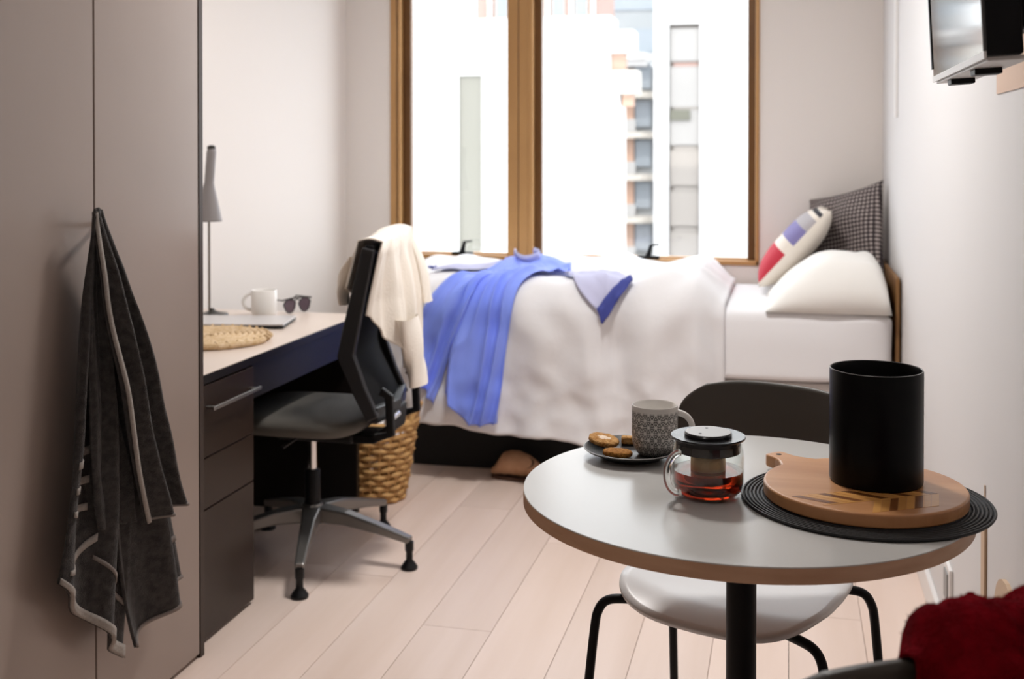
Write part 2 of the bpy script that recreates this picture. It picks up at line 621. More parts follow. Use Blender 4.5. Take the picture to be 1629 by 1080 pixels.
tag(MB().box(XL - .12, XL, YB, YW + .15, -0.1, ZC).build('wall_left', M['wall']), kind='structure')
tag(MB().box(XR, XR + .12, YB, YW + .15, -0.1, ZC).build('wall_right', M['wall_r']), kind='structure')
tag(MB().box(XL - .12, XR + .12, YB - .12, YB, -0.1, ZC).build('wall_back', M['wall']), kind='structure')
tag(MB().box(XL - .12, XR + .12, YB - .12, YW + .15, ZC, ZC + .12).build('ceiling', M['ceil']), kind='structure')
WX0, WX1, WZ0, WZ1 = -1.922, -0.132, 0.800, 2.46
tag(MB().box(XL, WX0, YW, YW + .15, -0.1, ZC).box(WX1, XR, YW, YW + .15, -0.1, ZC)
    .box(WX0, WX1, YW, YW + .15, -0.1, WZ0).box(WX0, WX1, YW, YW + .15, WZ1, ZC)
    .build('wall_front', M['wall']), kind='structure')
tag(MB().box(XR - .014, XR, YB, YW, 0.0, 0.085).build('baseboard_right', M['skirt'], bevel=.003), kind='structure')
tag(MB().box(XL, XL + .014, 3.97, YW, 0.0, 0.085).build('baseboard_left', M['skirt'], bevel=.003), kind='structure')
# slim conduit beside the window corner, timber battens low on the right wall
tag(MB().box(XR - .012, XR, 4.66, 4.70, 1.46, 2.59).build('trim_1', M['skirt'], bevel=.002), kind='structure')
tag(MB().box(XR - .006, XR, 2.585, 2.63, 0.09, 0.545).box(XR - .003, XR, 2.603, 2.609, .545, .62).build('trim_2', M['pale_timber'], bevel=.002), kind='structure')
pts = [(2.21, .09), (2.45, .09)] + [(2.33 + .12 * math.cos(a), .42 + .09 * math.sin(a)) for a in [PI * i / 10 for i in range(11)]]
tag(MB().prism(pts, -0.008, 0).xf(Matrix(((0, 0, 1, XR), (1, 0, 0, 0), (0, 1, 0, 0), (0, 0, 0, 1)))).build('trim_3', M['pale_timber']), kind='structure')


# round fill lamps added on the ceiling, unseen above the frame
def ceiling_fill_lamp(x, y, watts, label):
    t = thing('ceiling_fill_lamp', label, 'lamp', (x, y, ZC - .06), world=True, group='added ceiling fill lamps')
    MB().lathe([(.19, ZC - .001), (.20, ZC - .01), (.20, ZC - .045), (.185, ZC - .05)], 48, (x, y, 0), caps=False).build('housing', M['skirt'], t, sm=True)
    MB().lathe([(.185, ZC - .046), (.14, ZC - .056), (0, ZC - .058)], 48, (x, y, 0), caps=False).build('diffuser', M['diffuser'], t, sm=True)
    ld_ = bpy.data.lights.new('fill_light', 'AREA')
    ld_.shape = 'DISK'
    ld_.size = .34
    ld_.energy = watts
    ld_.color = (1.0, .965, .93)
    lo = bpy.data.objects.new('fill_light', ld_)
    COL.objects.link(lo)
    lo.parent = t
    lo.location = (0, 0, -.004)
    return t


ceiling_fill_lamp(-.62, 3.25, 26, 'added round fill lamp on the ceiling over the middle of the floor')
ceiling_fill_lamp(-.60, .50, 3.5, 'added round fill lamp on the ceiling over the entrance end of the room')


# windows: two casements in a bronze frame with a heavy mullion
def window(name, x0, x1, hx, mull):
    w = thing(name, kind='structure', loc=((x0 + x1) / 2, YW, WZ0), world=True)
    y0, y1 = YW - 0.012, YW + .085
    f = M['bronze']
    d = M['bronze_d']
    lj, rj, inner_l, inner_r = mull
    for (a, b_) in lj:
        MB().box(a, b_, y0, y1, WZ0, WZ1).build('jamb', f, w, bevel=.004)
    for (a, b_) in rj:
        MB().box(a, b_, y0, y1, WZ0, WZ1).build('jamb', f, w, bevel=.004)
    MB().box(x0, x1, y0, y1, WZ0, WZ0 + .022).build('sill_rail', f, w, bevel=.003)
    MB().box(x0, x1, y0, y1, WZ1 - .05, WZ1).build('head_rail', f, w, bevel=.003)
    for (a, b_) in inner_l + inner_r:
        MB().box(a, b_, YW + .03, YW + .075, WZ0 + .022, WZ1 - .05).build('sash_stile', d, w, bevel=.002)
    MB().box(inner_l[0][1], inner_r[0][0], YW + .03, YW + .075, WZ0 + .022, WZ0 + .03).build('sash_rail', f, w)
    MB().box(inner_l[0][1], inner_r[0][0], YW + .052, YW + .058, WZ0 + .03, WZ1 - .05).build('pane', M['pane'], w)
    h = MB().box(hx - .055, hx + .05, YW - .02, YW + .02, WZ0 + .022, WZ0 + .036).build('winder_handle', M['black'], w, bevel=.005)
    sub_origin(h, w)
    MB().bar([(hx - .004, YW - .008, WZ0 + .034), (hx + .004, YW - .012, WZ0 + .055), (hx + .012, YW - .014, WZ0 + .088)], (1, 0, 0), [.03, .02, .016], .014).build('lever', M['black'], h, bevel=.002)
    MB().bar([(hx + .008, YW - .014, WZ0 + .086), (hx + .05, YW - .014, WZ0 + .09)], (0, 1, 0), .014, .008).build('knob', M['black'], h, bevel=.002)
    return w


window('window_1', -1.922, -1.222, -1.55, ([(-1.922, -1.890), (-1.884, -1.868)], [(-1.324, -1.272), (-1.268, -1.222)], [(-1.868, -1.827)], [(-1.335, -1.324)]))
window('window_2', -1.222, -0.132, -0.64, ([(-1.222, -1.198)], [(-0.150, -0.132)], [(-1.198, -1.162)], [(-0.186, -0.150)]))


# ================================================================== OUTSIDE
GZ = -26.0
E = {}
E['white'] = mat('ext_white_render', (0.60, 0.592, 0.585), 0.9, var=(0.4, (0.57, 0.562, 0.555)))
E['cream'] = mat('ext_cream', (0.403, 0.375, 0.338), 0.9)
E['olive'] = mat('ext_beige_panel', (0.165, 0.160, 0.139), 0.9, var=(0.6, (0.158, 0.154, 0.132)))
E['bluegrey'] = mat('ext_blue_grey_cladding', (0.219, 0.234, 0.241), 0.8, var=(0.15, (0.261, 0.268, 0.274)))
E['brick'] = mat('ext_pale_brick', (0.376, 0.241, 0.179), 0.9, var=(0.5, (0.331, 0.229, 0.179)))
E['panel'] = mat('ext_light_panel', (0.273, 0.264, 0.256), 0.8, var=(0.2, (0.292, 0.282, 0.273)))
E['panel2'] = mat('ext_tan_panel', (0.275, 0.251, 0.229), 0.8)
E['dark'] = mat('ext_dark_opening', (0.116, 0.116, 0.091), 0.8)
E['pinkband'] = mat('ext_pink_band', (0.301, 0.201, 0.174), 0.8)
E['street'] = mat('ext_street', (0.25, 0.25, 0.25), 0.9, var=(0.2, (0.2, 0.2, 0.2)))
E['glass'] = mat('ext_glazing', (0.201, 0.228, 0.254), 0.5, var=(0.3, (0.245, 0.263, 0.289)))

tag(MB().box(-120, 120, 6.0, 200, GZ - .3, GZ).build('street_ground', E['street']), kind='structure')

a = thing('apartment_building', 'near white rendered building with a tall beige panel, seen through the left casement', 'building', (-8, 26, GZ), world=True)
MB().box(-16.0, -7.0, 24, 25, GZ, 4.16).box(-6.46, -3.66, 24, 25, GZ, 4.16).box(-3.66, -3.42, 24.05, 24.6, GZ, 2.5).box(-7.0, -6.46, 24, 25, 2.95, 4.16).box(-7.0, -6.46, 24.15, 25, GZ, 2.95).build('wall', E['white'], a)
MB().box(-6.996, -6.464, 24.08, 24.15, GZ, 2.946).build('recessed_panel', E['olive'], a)
MB().box(-3.9, -3.13, 23.8, 24.4, 3.36, 3.83).build('parapet_ledge', E['white'], a, bevel=.05)
MB().box(-3.7, -3.05, 23.85, 24.4, 2.49, 3.0).build('parapet_ledge', E['cream'], a, bevel=.05)
MB().box(-3.46, -3.20, 24.05, 24.4, 2.25, 2.49).build('brick_return', E['brick'], a)
MB().box(-3.68, -3.36, 24.05, 24.4, 3.0, 3.36).build('brick_return', E['brick'], a)

b_ = thing('rooftop_building', 'low pinkish building peeking over the white roof, at the top of the right casement', 'building', (-9.6, 53, GZ), world=True)
MB().box(-14, -8.35, 51, 56, GZ, 12).build('wall', E['pinkband'], b_)
for x0 in (-13.4, -12.2, -10.7, -9.62, -8.62):
    MB().box(x0, x0 + .16, 50.8, 51, GZ, 12).build('pilaster', E['white'], b_)
for x0 in (-13.1, -10.45, -9.4):
    wn = MB().box(x0, x0 + .62, 50.95, 51, 7.3, 9.6).build('window', E['cream'], b_)
    sub_origin(wn, b_)
    MB().box(x0 + .08, x0 + .54, 50.9, 50.95, 7.4, 9.5).build('pane', E['glass'], wn)
MB().box(-14, -8.3, 50.7, 51, 6.5, 6.9).build('string_course', E['cream'], b_)

c_ = thing('office_tower', 'blue grey clad tower standing farthest away between the other buildings', 'building', (-12.5, 93, GZ), world=True)
MB().box(-16.5, -9.2, 91, 98, GZ, 24).build('wall', E['bluegrey'], c_)
for i in range(9):
    z = -8 + i * 3.4
    MB().box(-16.4, -9.3, 90.9, 91, z, z + 1.9).build('ribbon_window', E['glass'], c_)

d_ = thing('balcony_tower', 'slim apartment tower with curved stacked balconies and pale brick', 'building', (-9.7, 79, GZ), world=True)
MB().box(-11.0, -8.0, 77, 82, GZ, 6.9).build('wall', E['bluegrey'], d_)
MB().box(-11.0, -10.1, 76.6, 77, GZ, 6.7).build('brick_pier', E['brick'], d_)
for i, z in enumerate((7.3, 4.75, 2.1, -.7, -3.5, -6.3, -9.1)):
    pts = [(-11.0, 76.9), (-11.0, 75.2)] + [(-9.7 + (1.15 if i else .7) * math.sin(t), 76.6 - 1.4 * math.cos(t)) for t in [PI / 2 * j / 6 for j in range(7)]] + [(-8.55, 76.9)]
    s = MB().prism(pts, z, z + .42).build('balcony_slab', E['cream'] if i else E['white'], d_)
    sub_origin(s, d_)
    MB().box(-10.9, -9.8, 75.15, 75.22, z + .42, z + 1.25).build('balustrade', E['panel'], s)
    MB().box(-10.05, -9.0, 76.75, 76.99, z - 1.9, z - .15).build('pane', E['glass'], s)
MB().box(-11, -9.2, 76, 80, 6.9, 7.3).build('roof_block', E['white'], d_)

e_ = thing('white_tower', 'white tower with wide piers and stacked pale panels, seen through the right casement', 'building', (-3.5, 74, GZ), world=True)
MB().box(-8.0, -7.13, 70, 76, GZ, 24).build('pier', E['white'], e_)
MB().box(-5.24, 6.5, 70, 76, GZ, 24).build('pier', E['white'], e_)
MB().box(-7.13, -5.24, 70.6, 76, GZ, 24).build('wall', E['panel2'], e_)
MB().box(-7.13, -5.24, 70.0, 70.6, 8.95, 24).build('wall_head', E['white'], e_)
zs = (8.75, 6.42, 3.80, 1.33, -1.14, -3.6, -6.1, -8.6)
for i, z in enumerate(zs[:-1]):
    zl = zs[i + 1] + (.28 if i != 1 else .12)
    MB().box(-7.05, -5.3, 70.25, 70.6, zl, z - .04).build('panel', E['panel'] if i < 3 else E['panel2'], e_)
    MB().box(-6.85, -5.35, 70.3, 70.6, zs[i + 1] - .02, zs[i + 1] + .2).build('band', E['pinkband'] if i == 0 else E['panel2'], e_)
MB().box(-7.05, -5.84, 70.1, 70.26, 3.13, 3.74).build('opening', E['dark'], e_)


# ================================================================== WARDROBE
XF = -1.50
wd = thing('wardrobe', 'tall greige laminate wardrobe with plain doors along the left wall', 'wardrobe', (-1.83, 2.0, 0), world=True)
MB().box(XL + .002, XF - .024, 0.85, 2.722, 0.0, 2.40).build('carcass', M['wardrobe_edge'], wd)
MB().box(XL + .002, XF + .002, 2.722, 2.742, 0.0, 2.42).build('end_panel', M['wardrobe_edge'], wd, bevel=.001)
for y0, y1 in ((0.86, 1.322), (1.327, 1.789), (1.794, 2.256), (2.2615, 2.7195)):
    MB().box(XF - .022, XF, y0, y1, 0.012, 2.40).build('door', M['wardrobe'], wd, bevel=.0015)
hk = MB().tube([(XF, 2.272, 1.170), (XF + .025, 2.238, 1.168), (XF + .048, 2.200, 1.172), (XF + .056, 2.188, 1.182)], .006, 8).build('hook', M['black'], wd, sm=True)


# ------------------------------------------------------------------ towel
tw = thing('bath_towel', 'charcoal terry towel with pale hems hanging from the wardrobe door', 'towel', (-1.45, 2.25, 0.2), world=True)


def sheet(left, right, depth, folds, amp, phase, out):
    """cloth between two edge lines given as (y, z), standing off the door by depth(u, v)"""
    def fn(u, v):
        l = poly(left, v)
        r = poly(right, v)
        y = lerp(l[0], r[0], u)
        z = lerp(l[1], r[1], u)
        sp = smooth(v * 3.0)
        w = math.sin(u * folds * 2 * PI + phase + 1.2 * nz(u * 2, v * 2, phase)) * amp * (0.08 + 0.92 * sp)
        xx = lerp(XF + .060, out, smooth(v * 5)) + depth(u, v) + w + 0.006 * nz(u * 6, v * 5, 3 + phase) * smooth(v * 5)
        z += .012 * math.sin(u * PI) * (1 - smooth(v * 8))
        y += 0.006 * math.cos(u * folds * 2 * PI + phase) * sp
        return (xx, y, z)
    return fn


def patch(fn, u0, u1, v0, v1, nu, nv, off=0.0015):
    return lambda a, b: (lambda p: (p[0] + off, p[1], p[2]))(fn(lerp(u0, u1, a), lerp(v0, v1, b)))


# long back layer, hanging to the lowest corner
sL = sheet([(2.166, 1.190), (2.125, .95), (2.090, .72), (2.062, .56), (2.035, .452)],
           [(2.190, 1.196), (2.225, .95), (2.265, .70), (2.280, .45), (2.262, .204)],
           lambda u, v: .03 * smooth(v * 2) * u, 1.8, .022, .4, XF + .045)
o = MB().grid(sL, 44, 70).build('back_layer', M['towel'], tw, sm=True, angle=180, solid=.007, centred=True)
sub_origin(o, tw)
MB().grid(patch(sL, 0.0, 1.0, .955, 1.0, 1, 1, .0055), 40, 3).build('hem', M['towel_hem'], o, sm=True, angle=180, solid=.009, centred=True)
for v0 in (.545, .62, .695):
    MB().grid((lambda v0: lambda a, b: (lambda p: (p[0] + .0055, p[1], p[2]))(sL(lerp(.03, .42, a), v0 - .035 * a + .020 * b)))(v0), 14, 2).build('woven_band', M['towel_hem'], o, sm=True, angle=180, solid=.003, centred=True)
MB().grid(lambda a, b: (lambda p: (p[0] + .0055, p[1], p[2]))(sL(lerp(.48, .98, a), lerp(.80, .86, a) + b * .012)), 20, 1).build('woven_band', M['towel_band'], o, sm=True, angle=180, solid=.003, centred=True)
MB().grid(lambda a, b: (lambda p: (p[0] + .0055, p[1], p[2]))(sL(lerp(.06, .50, a), lerp(.90, .74, a) + b * .022)), 20, 1).build('woven_band', M['towel_hem'], o, sm=True, angle=180, solid=.003, centred=True)
# layer to the right
sR = sheet([(2.176, 1.197), (2.200, .95), (2.225, .70), (2.240, .46), (2.300, .215)],
           [(2.200, 1.188), (2.300, .95), (2.392, .73), (2.460, .50), (2.520, .290)],
           lambda u, v: .055 * smooth(v * 2) * (1 - abs(u - .6)), 1.6, .020, 2.0, XF + .034)
o = MB().grid(sR, 40, 70).build('side_layer', M['towel'], tw, sm=True, angle=180, solid=.007, centred=True)
sub_origin(o, tw)
MB().grid(patch(sR, 0.0, 1.0, .985, 1.0, 1, 1, .0055), 40, 2).build('hem', M['towel_band'], o, sm=True, angle=180, solid=.006, centred=True)
for v0 in (.66, .755, .85):
    MB().grid(patch(sR, .82, 1.0, v0, v0 + .014, 1, 1, .0055), 10, 1).build('woven_band', M['towel_band'], o, sm=True, angle=180, solid=.003, centred=True)
# short front layer with the pale selvedge
sF = sheet([(2.168, 1.200), (2.172, 1.00), (2.200, .80), (2.250, .62), (2.295, .502)],
           [(2.196, 1.198), (2.252, 1.00), (2.322, .80), (2.385, .64), (2.432, .512)],
           lambda u, v: .04 * smooth(v * 2), 2.2, .020, 3.4, XF + .080)
o = MB().grid(sF, 44, 60).build('front_layer', M['towel'], tw, sm=True, angle=180, solid=.008, centred=True)
sub_origin(o, tw)
MB().grid(patch(sF, 0.0, .085, .0, 1.0, 1, 1, .0055), 4, 60).build('selvedge', M['towel_hem'], o, sm=True, angle=180, solid=.009, centred=True)
MB().grid(patch(sF, 0.085, 1.0, .982, 1.0, 1, 1, .0055), 40, 2).build('hem', M['towel_band'], o, sm=True, angle=180, solid=.006, centred=True)
# the dark inner fold behind the front layer
sI = sheet([(2.164, 1.196), (2.140, .95), (2.142, .75), (2.155, .60), (2.170, .52)],
           [(2.182, 1.198), (2.195, .95), (2.225, .75), (2.262, .60), (2.290, .50)],
           lambda u, v: .03 * smooth(v * 2) * u, .8, .012, 1.0, XF + .052)
MB().grid(sI, 30, 50).build('inner_fold', M['towel'], tw, sm=True, angle=180, solid=.006, centred=True)


# ================================================================== DESK
DX = -1.526
dk = thing('study_desk', 'long black study desk with a pale top against the left wall', 'desk', (-1.84, 3.35, 0), world=True)
MB().box(XL + .002, DX, 2.744, 3.965, .704, .728).build('desk_body', M['deskblack'], dk, bevel=.001)
MB().box(XL + .003, DX - .001, 2.745, 3.964, .728, .730).build('desk_top', M['desktop'], dk)
MB().box(XL + .002, DX - .01, 3.940, 3.965, 0.0, .704).build('end_panel', M['deskblack'], dk, bevel=.001)
MB().box(XL + .002, XL + .02, 3.10, 3.940, .12, .704).build('back_panel', M['deskblack'], dk)
MB().box(DX - .03, DX - .012, 3.10, 3.940, .60, .704).build('apron', M['deskblack'], dk)
pd = thing('drawer_pedestal', 'dark brown three drawer pedestal under the near end of the desk', 'drawers', (-1.83, 2.94, 0), world=True)
MB().box(XL + .03, DX - .022, 2.790, 3.094, 0.0, .703).build('body', M['deskblack'], pd)
MB().box(DX - .06, DX - .03, 2.744, 2.789, 0.0, .703).build('filler', M['blackmat'], pd)
for i, (z0, z1) in enumerate(((.504, .698), (.364, .500), (.012, .360))):
    d = MB().box(DX - .021, DX - .002, 2.792, 3.092, z0, z1).build('drawer', M['drawerfront'], pd, bevel=.0015)
    if i == 0:
        sub_origin(d, pd)
        MB().box(DX + .022, DX + .028, 2.80, 3.085, .634, .644).box(DX - .002, DX + .023, 2.81, 2.822, .636, .642).box(DX - .002, DX + .023, 3.063, 3.075, .636, .642).build('handle', M['steel'], d, bevel=.001)


# ------------------------------------------------------------------ desk lamp
lp = thing('desk_lamp', 'slim grey desk lamp with a conical shade and round base', 'lamp', (-2.035, 3.79, .730), world=True)
lx, ly = -2.035, 3.79
MB().lathe([(.055, 0), (.058, .004), (.055, .010), (.025, .016), (.010, .022), (.006, .03)], 36, (lx, ly, .730)).build('base', M['lampdark'], lp, sm=True)
MB().tube([(lx - .012, ly, .745), (lx - .012, ly, 1.12)], .0042, 10).build('pole', M['brass'], lp, sm=True)
sh = MB()
ax = Vector((.0, 0, 1))
prof = [(.047, 1.075), (.046, 1.08), (.034, 1.14), (.0205, 1.20), (.0175, 1.215), (.0175, 1.325), (.015, 1.338), (.008, 1.345)]
sh.lathe(prof, 32, (0, 0, 0), caps=False)
sh.v = [(p[0] + lx - (.012 if p[2] < 1.2 else .012 + (p[2] - 1.2) * -.08), p[1] + ly, p[2]) for p in sh.v]
s = sh.build('shade', M['lampgrey'], lp, sm=True, solid=.002)
sub_origin(s, lp)
MB().lathe([(.0, 1.338), (.016, 1.338), (.015, 1.347), (.006, 1.352), (0, 1.352)], 20, (lx - .0015, ly, 0), caps=False).build('cap', M['lampdark'], s, sm=True)

# mug on desk
def mug_body(mb, r, h, t=.004):
    return mb.lathe([(0, 0), (r * .78, 0), (r * .92, .006), (r * .99, .016), (r, .03), (r, h - .002), (r - t * .5, h), (r - t, h - .002), (r - t, .03), (r * .85, .012), (0, .008)], 48)


def mug_handle(mb, r, h, ang, rt=.006, w=1.0):
    pts = []
    for i in range(17):
        a = -PI / 2 + PI * i / 16
        pts.append(((r - .004 + .032 * w * math.cos(a)), 0, h * .56 + h * .30 * math.sin(a)))
    mb.tube(pts, rt, 10)
    return mb.xf(Matrix.Rotation(ang, 4, 'Z'))


dm = thing('mug', 'plain pale grey mug on the desk beside the lamp', 'mug', (-1.845, 3.82, .730))
mug_body(MB(), .046, .098).build('body', M['ceramic_w'], dm, sm=True, angle=60)
mug_handle(MB(), .046, .098, R(200)).build('handle', M['ceramic_w'], dm, sm=True)

# sunglasses
sg = thing('sunglasses', 'dark sunglasses lying open on the desk behind the grey mug', 'glasses', (-1.765, 3.93, .730), R(62))
for s in (-1, 1):
    pts = [(s * .034 + .028 * math.cos(a) * (1.0 if math.sin(a) > 0 else .85), .033 + .026 * math.sin(a) * (0.85 if math.sin(a) > 0 else 1.1)) for a in [2 * PI * i / 20 for i in range(20)]]
    l = MB().prism(pts, -.001, .001).xf(Matrix.Rotation(R(90), 4, 'X')).build('lens', M['lens'], sg)
    MB().tube([(p[0], 0, p[1]) for p in pts], .0022, 6, closed=True).build('rim', M['specframe'], sg, sm=True)
    MB().tube([(s * .064, 0, .052), (s * .066, .02, .053), (s * .066, .09, .052), (s * .064, .125, .030)], .0025, 6).build('temple', M['specframe'], sg, sm=True)
MB().tube([(-.010, 0, .050), (0, 0, .053), (.010, 0, .050)], .0025, 6).build('bridge', M['specframe'], sg, sm=True)
MB().tube([(-.064, 0, .054), (-.03, 0, .058), (.03, 0, .058), (.064, 0, .054)], .003, 6).build('brow_bar', M['specframe'], sg, sm=True)

# round seagrass mat with the laptop behind
rm = thing('seagrass_mat', 'round woven seagrass mat near the front of the desk', 'placemat', (-1.785, 3.30, .730))
m_ = MB()
turns = 9
pts = []
for i in range(turns * 28 + 1):
    a = 2 * PI * i / 28
    r = .018 + .172 * i / (turns * 28)
    pts.append((r * math.cos(a), r * math.sin(a), .011 + .0015 * math.sin(a * 9)))
m_.tube(pts, .0105, 8)
tag(m_.build('coil', M['seagrass'], rm, sm=True), kind='stuff')
m_ = MB()
for i in range(34):
    a = 2 * PI * i / 34
    m_.tube([(.183 * math.cos(a + .04), .183 * math.sin(a + .04), .002), (.197 * math.cos(a), .197 * math.sin(a), .012), (.180 * math.cos(a - .04), .180 * math.sin(a - .04), .0225), ], .0045, 6)
m_.build('edge_stitch', M['seagrass'], rm, sm=True)

lt = thing('laptop', 'closed silver laptop lying behind the seagrass mat', 'laptop', (-1.84, 3.63, .730), R(12))
MB().box(-.17, .17, -.10, .105, .0035, .011).build('base', M['plastic_g'], lt, bevel=.003)
MB().box(-.17, .17, -.10, .105, .0115, .0175).build('lid', M['laptop'], lt, bevel=.003)
for sx in (-.14, .14):
    for sy in (-.08, .085):
        MB().lathe([(.008, 0), (.008, .0036)], 10, (sx, sy, 0)).build('foot', M['plastic_b'], lt)


# ================================================================== DESK CHAIR
cx, cy = -1.515, 3.49
dc = thing('desk_chair', 'black office chair with mesh back and five star base tucked at the desk', 'chair', (cx, cy, 0), world=True)
for ang in (-73, -5, 68, 140, 212):
    a = R(ang)
    ca, sa = math.cos(a), math.sin(a)
    rr = .35
    path = [(cx + ca * t * rr, cy + sa * t * rr, z) for t, z in ((.08, .148), (.35, .142), (.7, .118), (1.0, .092))]
    lg = MB().bar(path, (-sa, ca, 0), [.062, .046, .038, .030], [.05, .042, .030, .022]).build('base_leg', M['alu'], dc, bevel=.006)
    sub_origin(lg, dc)
    ex, ey = cx + ca * rr * .985, cy + sa * rr * .985
    MB().lathe([(.0, .0), (.026, .0), (.027, .008), (.019, .020), (.011, .030), (.011, .055), (.014, .06), (.014, .088), (0, .088)], 18, (ex, ey, 0)).build('glide', M['plastic_b'], lg, sm=True)
MB().lathe([(.034, .115), (.036, .12), (.036, .168), (.030, .178)], 24, (cx, cy, 0)).build('hub', M['alu'], dc, sm=True)
MB().lathe([(.026, .17), (.026, .285), (.022, .29)], 24, (cx, cy, 0)).build('column', M['plastic_b'], dc, sm=True)
MB().lathe([(.0145, .285), (.0145, .40)], 24, (cx, cy, 0)).build('gas_lift', M['chrome'], dc, sm=True)
MB().box(cx - .10, cx + .17, cy - .07, cy + .07, .395, .432).build('mechanism', M['plastic_b'], dc, bevel=.012)
st = MB().tube([(cx - .02, cy - .07, .41), (cx - .02, cy - .19, .405)], .006, 8).build('lever', M['plastic_b'], dc, sm=True)


def seat_fn(u, v):
    # superellipse cushion
    a = 2 * PI * u
    ca, sa = math.cos(a), math.sin(a)
    p = 2 / 4.5
    ex = math.copysign(abs(ca) ** p, ca)
    ey = math.copysign(abs(sa) ** p, sa)
    prof = [(0, .505), (.5, .505), (.85, .500), (.97, .490), (1.0, .472), (.97, .448), (.80, .434), (0, .432)]
    r, z = prof[min(int(round(v * 7)), 7)]
    return (cx - .010 + ex * .232 * r, cy + ey * .232 * r, z)


MB().grid(seat_fn, 48, 7, closed_u=True).build('seat', M['seatgrey'], dc, sm=True, angle=180, sub=1)
prof = [(-1.238, 1.035), (-1.262, .93), (-1.292, .80), (-1.312, .706), (-1.268, .60), (-1.225, .515)]
yN, yF = 3.280, 3.650


def skx(y):
    return -(y - 3.28) * .09


for yy in (yN, yF):
    MB().bar([(px + skx(yy), yy, pz) for px, pz in prof], (0, 1, 0), .026, [.040, .045, .050, .055, .045, .040]).build('back_upright', M['plastic_g'], dc, bevel=.005)
MB().bar([(-1.238, yN, 1.030), (-1.238 + skx(yF), yF, 1.030)], (1, 0, 0), .03, .03).build('back_top_rail', M['plastic_b'], dc, bevel=.006)
MB().bar([(-1.228, yN, .525), (-1.215, 3.46, .518), (-1.228 + skx(yF), yF, .525)], (0, 0, 1), .05, .03).build('back_lower_rail', M['plastic_g'], dc, bevel=.006)
MB().grid(lambda u, v: (lambda p: (p[0] + skx(lerp(yN, yF, u)) + .018 * math.sin(u * PI) + .004, lerp(yN, yF, u), p[1]))(poly(prof, v * .97)), 16, 24).build('mesh_back', M['mesh'], dc, sm=True, angle=180, solid=.008)
MB().bar([(-1.215, 3.47, .52), (-1.22, 3.47, .455), (-1.28, 3.48, .415), (-1.36, 3.49, .410)], (0, 1, 0), .12, .03).build('back_bracket', M['plastic_b'], dc, bevel=.006)
for yy in (yN + .015, yF - .015):
    MB().bar([(-1.205 + skx(yy), yy, .60), (-1.178 + skx(yy), yy, .585), (-1.172 + skx(yy), yy, .47), (-1.225 + skx(yy), yy, .455)], (0, 1, 0), .022, .026).build('tilt_bracket', M['plastic_b'], dc, bevel=.004)
MB().tube([(-1.19, yN + .03, .50), (-1.20, yN + .15, .50)], .012, 12).build('tension_rod', M['chrome'], dc, sm=True)

# ------------------------------------------------------------------ cream cardigan over the chair back
cg = thing('cream_cardigan', 'cream knitted cardigan draped over the back of the desk chair', 'cardigan', (-1.22, 3.5, .58), world=True)


def profx(z):
    for (xa, za), (xb, zb) in zip(prof[:-1], prof[1:]):
        if zb <= z <= za:
            return lerp(xa, xb, (za - z) / (za - zb))
    return prof[0][0] if z > prof[0][1] else prof[-1][0]


def cardi(u, v):
    # u along the top rail (near to far), v from the hem on the seat side over the top down the outside
    yy = lerp(3.288, 3.672, u)
    inner = .13 + .03 * math.sin(u * 5)
    outer = lerp(.22, .46, smooth(u * 1.5)) - .06 * smooth((u - .7) / .3) + .012 * math.sin(u * 9)
    s = lerp(-inner, outer, v)
    fold = .014 * math.sin(u * 21 + 1.5 * nz(u * 3, s * 3, 1)) + .006 * math.sin(u * 43)
    if s < 0:
        xx = -1.266 + s * .26 - .016 - abs(fold) * .5
        zz = 1.045 + s
    else:
        xx = -1.212 + .010 + .028 * smooth(s / .25) + fold * smooth(s * 7) + .008
        zz = 1.048 - s
    if abs(s) < .03:
        t = (s + .03) / .06
        xx = lerp(-1.288, -1.19, t)
        zz = 1.055 + .012 * math.sin(t * PI)
    if s > .03:
        near = profx(zz) + .034 + fold * .5
        xx = lerp(near, xx, smooth(u * 1.7 + (s - .18) * 1.5 if s > .18 else u * 1.7))
    yy += (.03 * smooth((s - .15) / .4) * (1 - u) if s > 0 else 0)
    zz += .018 * smooth((u - .35) / .4)
    return (xx + skx(yy), yy, zz)


o = MB().grid(cardi, 56, 60).build('body', M['cream'], cg, sm=True, angle=180, solid=.006)


def sleeve(path, r0, r1, ph):
    def fn(u, v):
        c = Vector(poly(path, v))
        a = 2 * PI * u
        r = lerp(r0, r1, v) * (1 + .12 * math.sin(3 * a + v * 9 + ph))
        return (c.x + .40 * r * math.cos(a), c.y + r * math.sin(a), c.z)
    return fn


MB().grid(sleeve([(-1.315, 3.36, 1.00), (-1.345, 3.36, .95), (-1.358, 3.365, .90), (-1.352, 3.37, .85)], .04, .034, 0), 20, 16, closed_u=True).build('sleeve', M['cream'], cg, sm=True, angle=180)
MB().grid(sleeve([(-1.235, 3.66, 1.04), (-1.205, 3.675, .96), (-1.188, 3.68, .89), (-1.180, 3.675, .825)], .030, .034, 2), 20, 16, closed_u=True).build('sleeve', M['cream'], cg, sm=True, angle=180)
MB().grid(sleeve([(-1.185, 3.47, .80), (-1.175, 3.50, .71), (-1.170, 3.52, .64), (-1.165, 3.53, .575)], .075, .060, 4), 20, 20, closed_u=True).build('hanging_panel', M['cream'], cg, sm=True, angle=180)


# ================================================================== BED
bd = thing('bed', 'single bed with pale base and timber headboard under the window', 'bed', (-.64, 4.9, 0), world=True)
MB().box(-1.62, .345, 4.455, 5.345, .27, .455).build('base', M['bedbase'], bd, bevel=.015)
MB().box(-1.55, .30, 4.63, 5.33, 0.0, .27).build('underbed_shade_block', M['blackmat'], bd)  # black block added to stand for the shade under the bed
MB().box(.388, .403, 4.47, 5.37, .10, .86).build('headboard', M['dark_wood'], bd, bevel=.006)


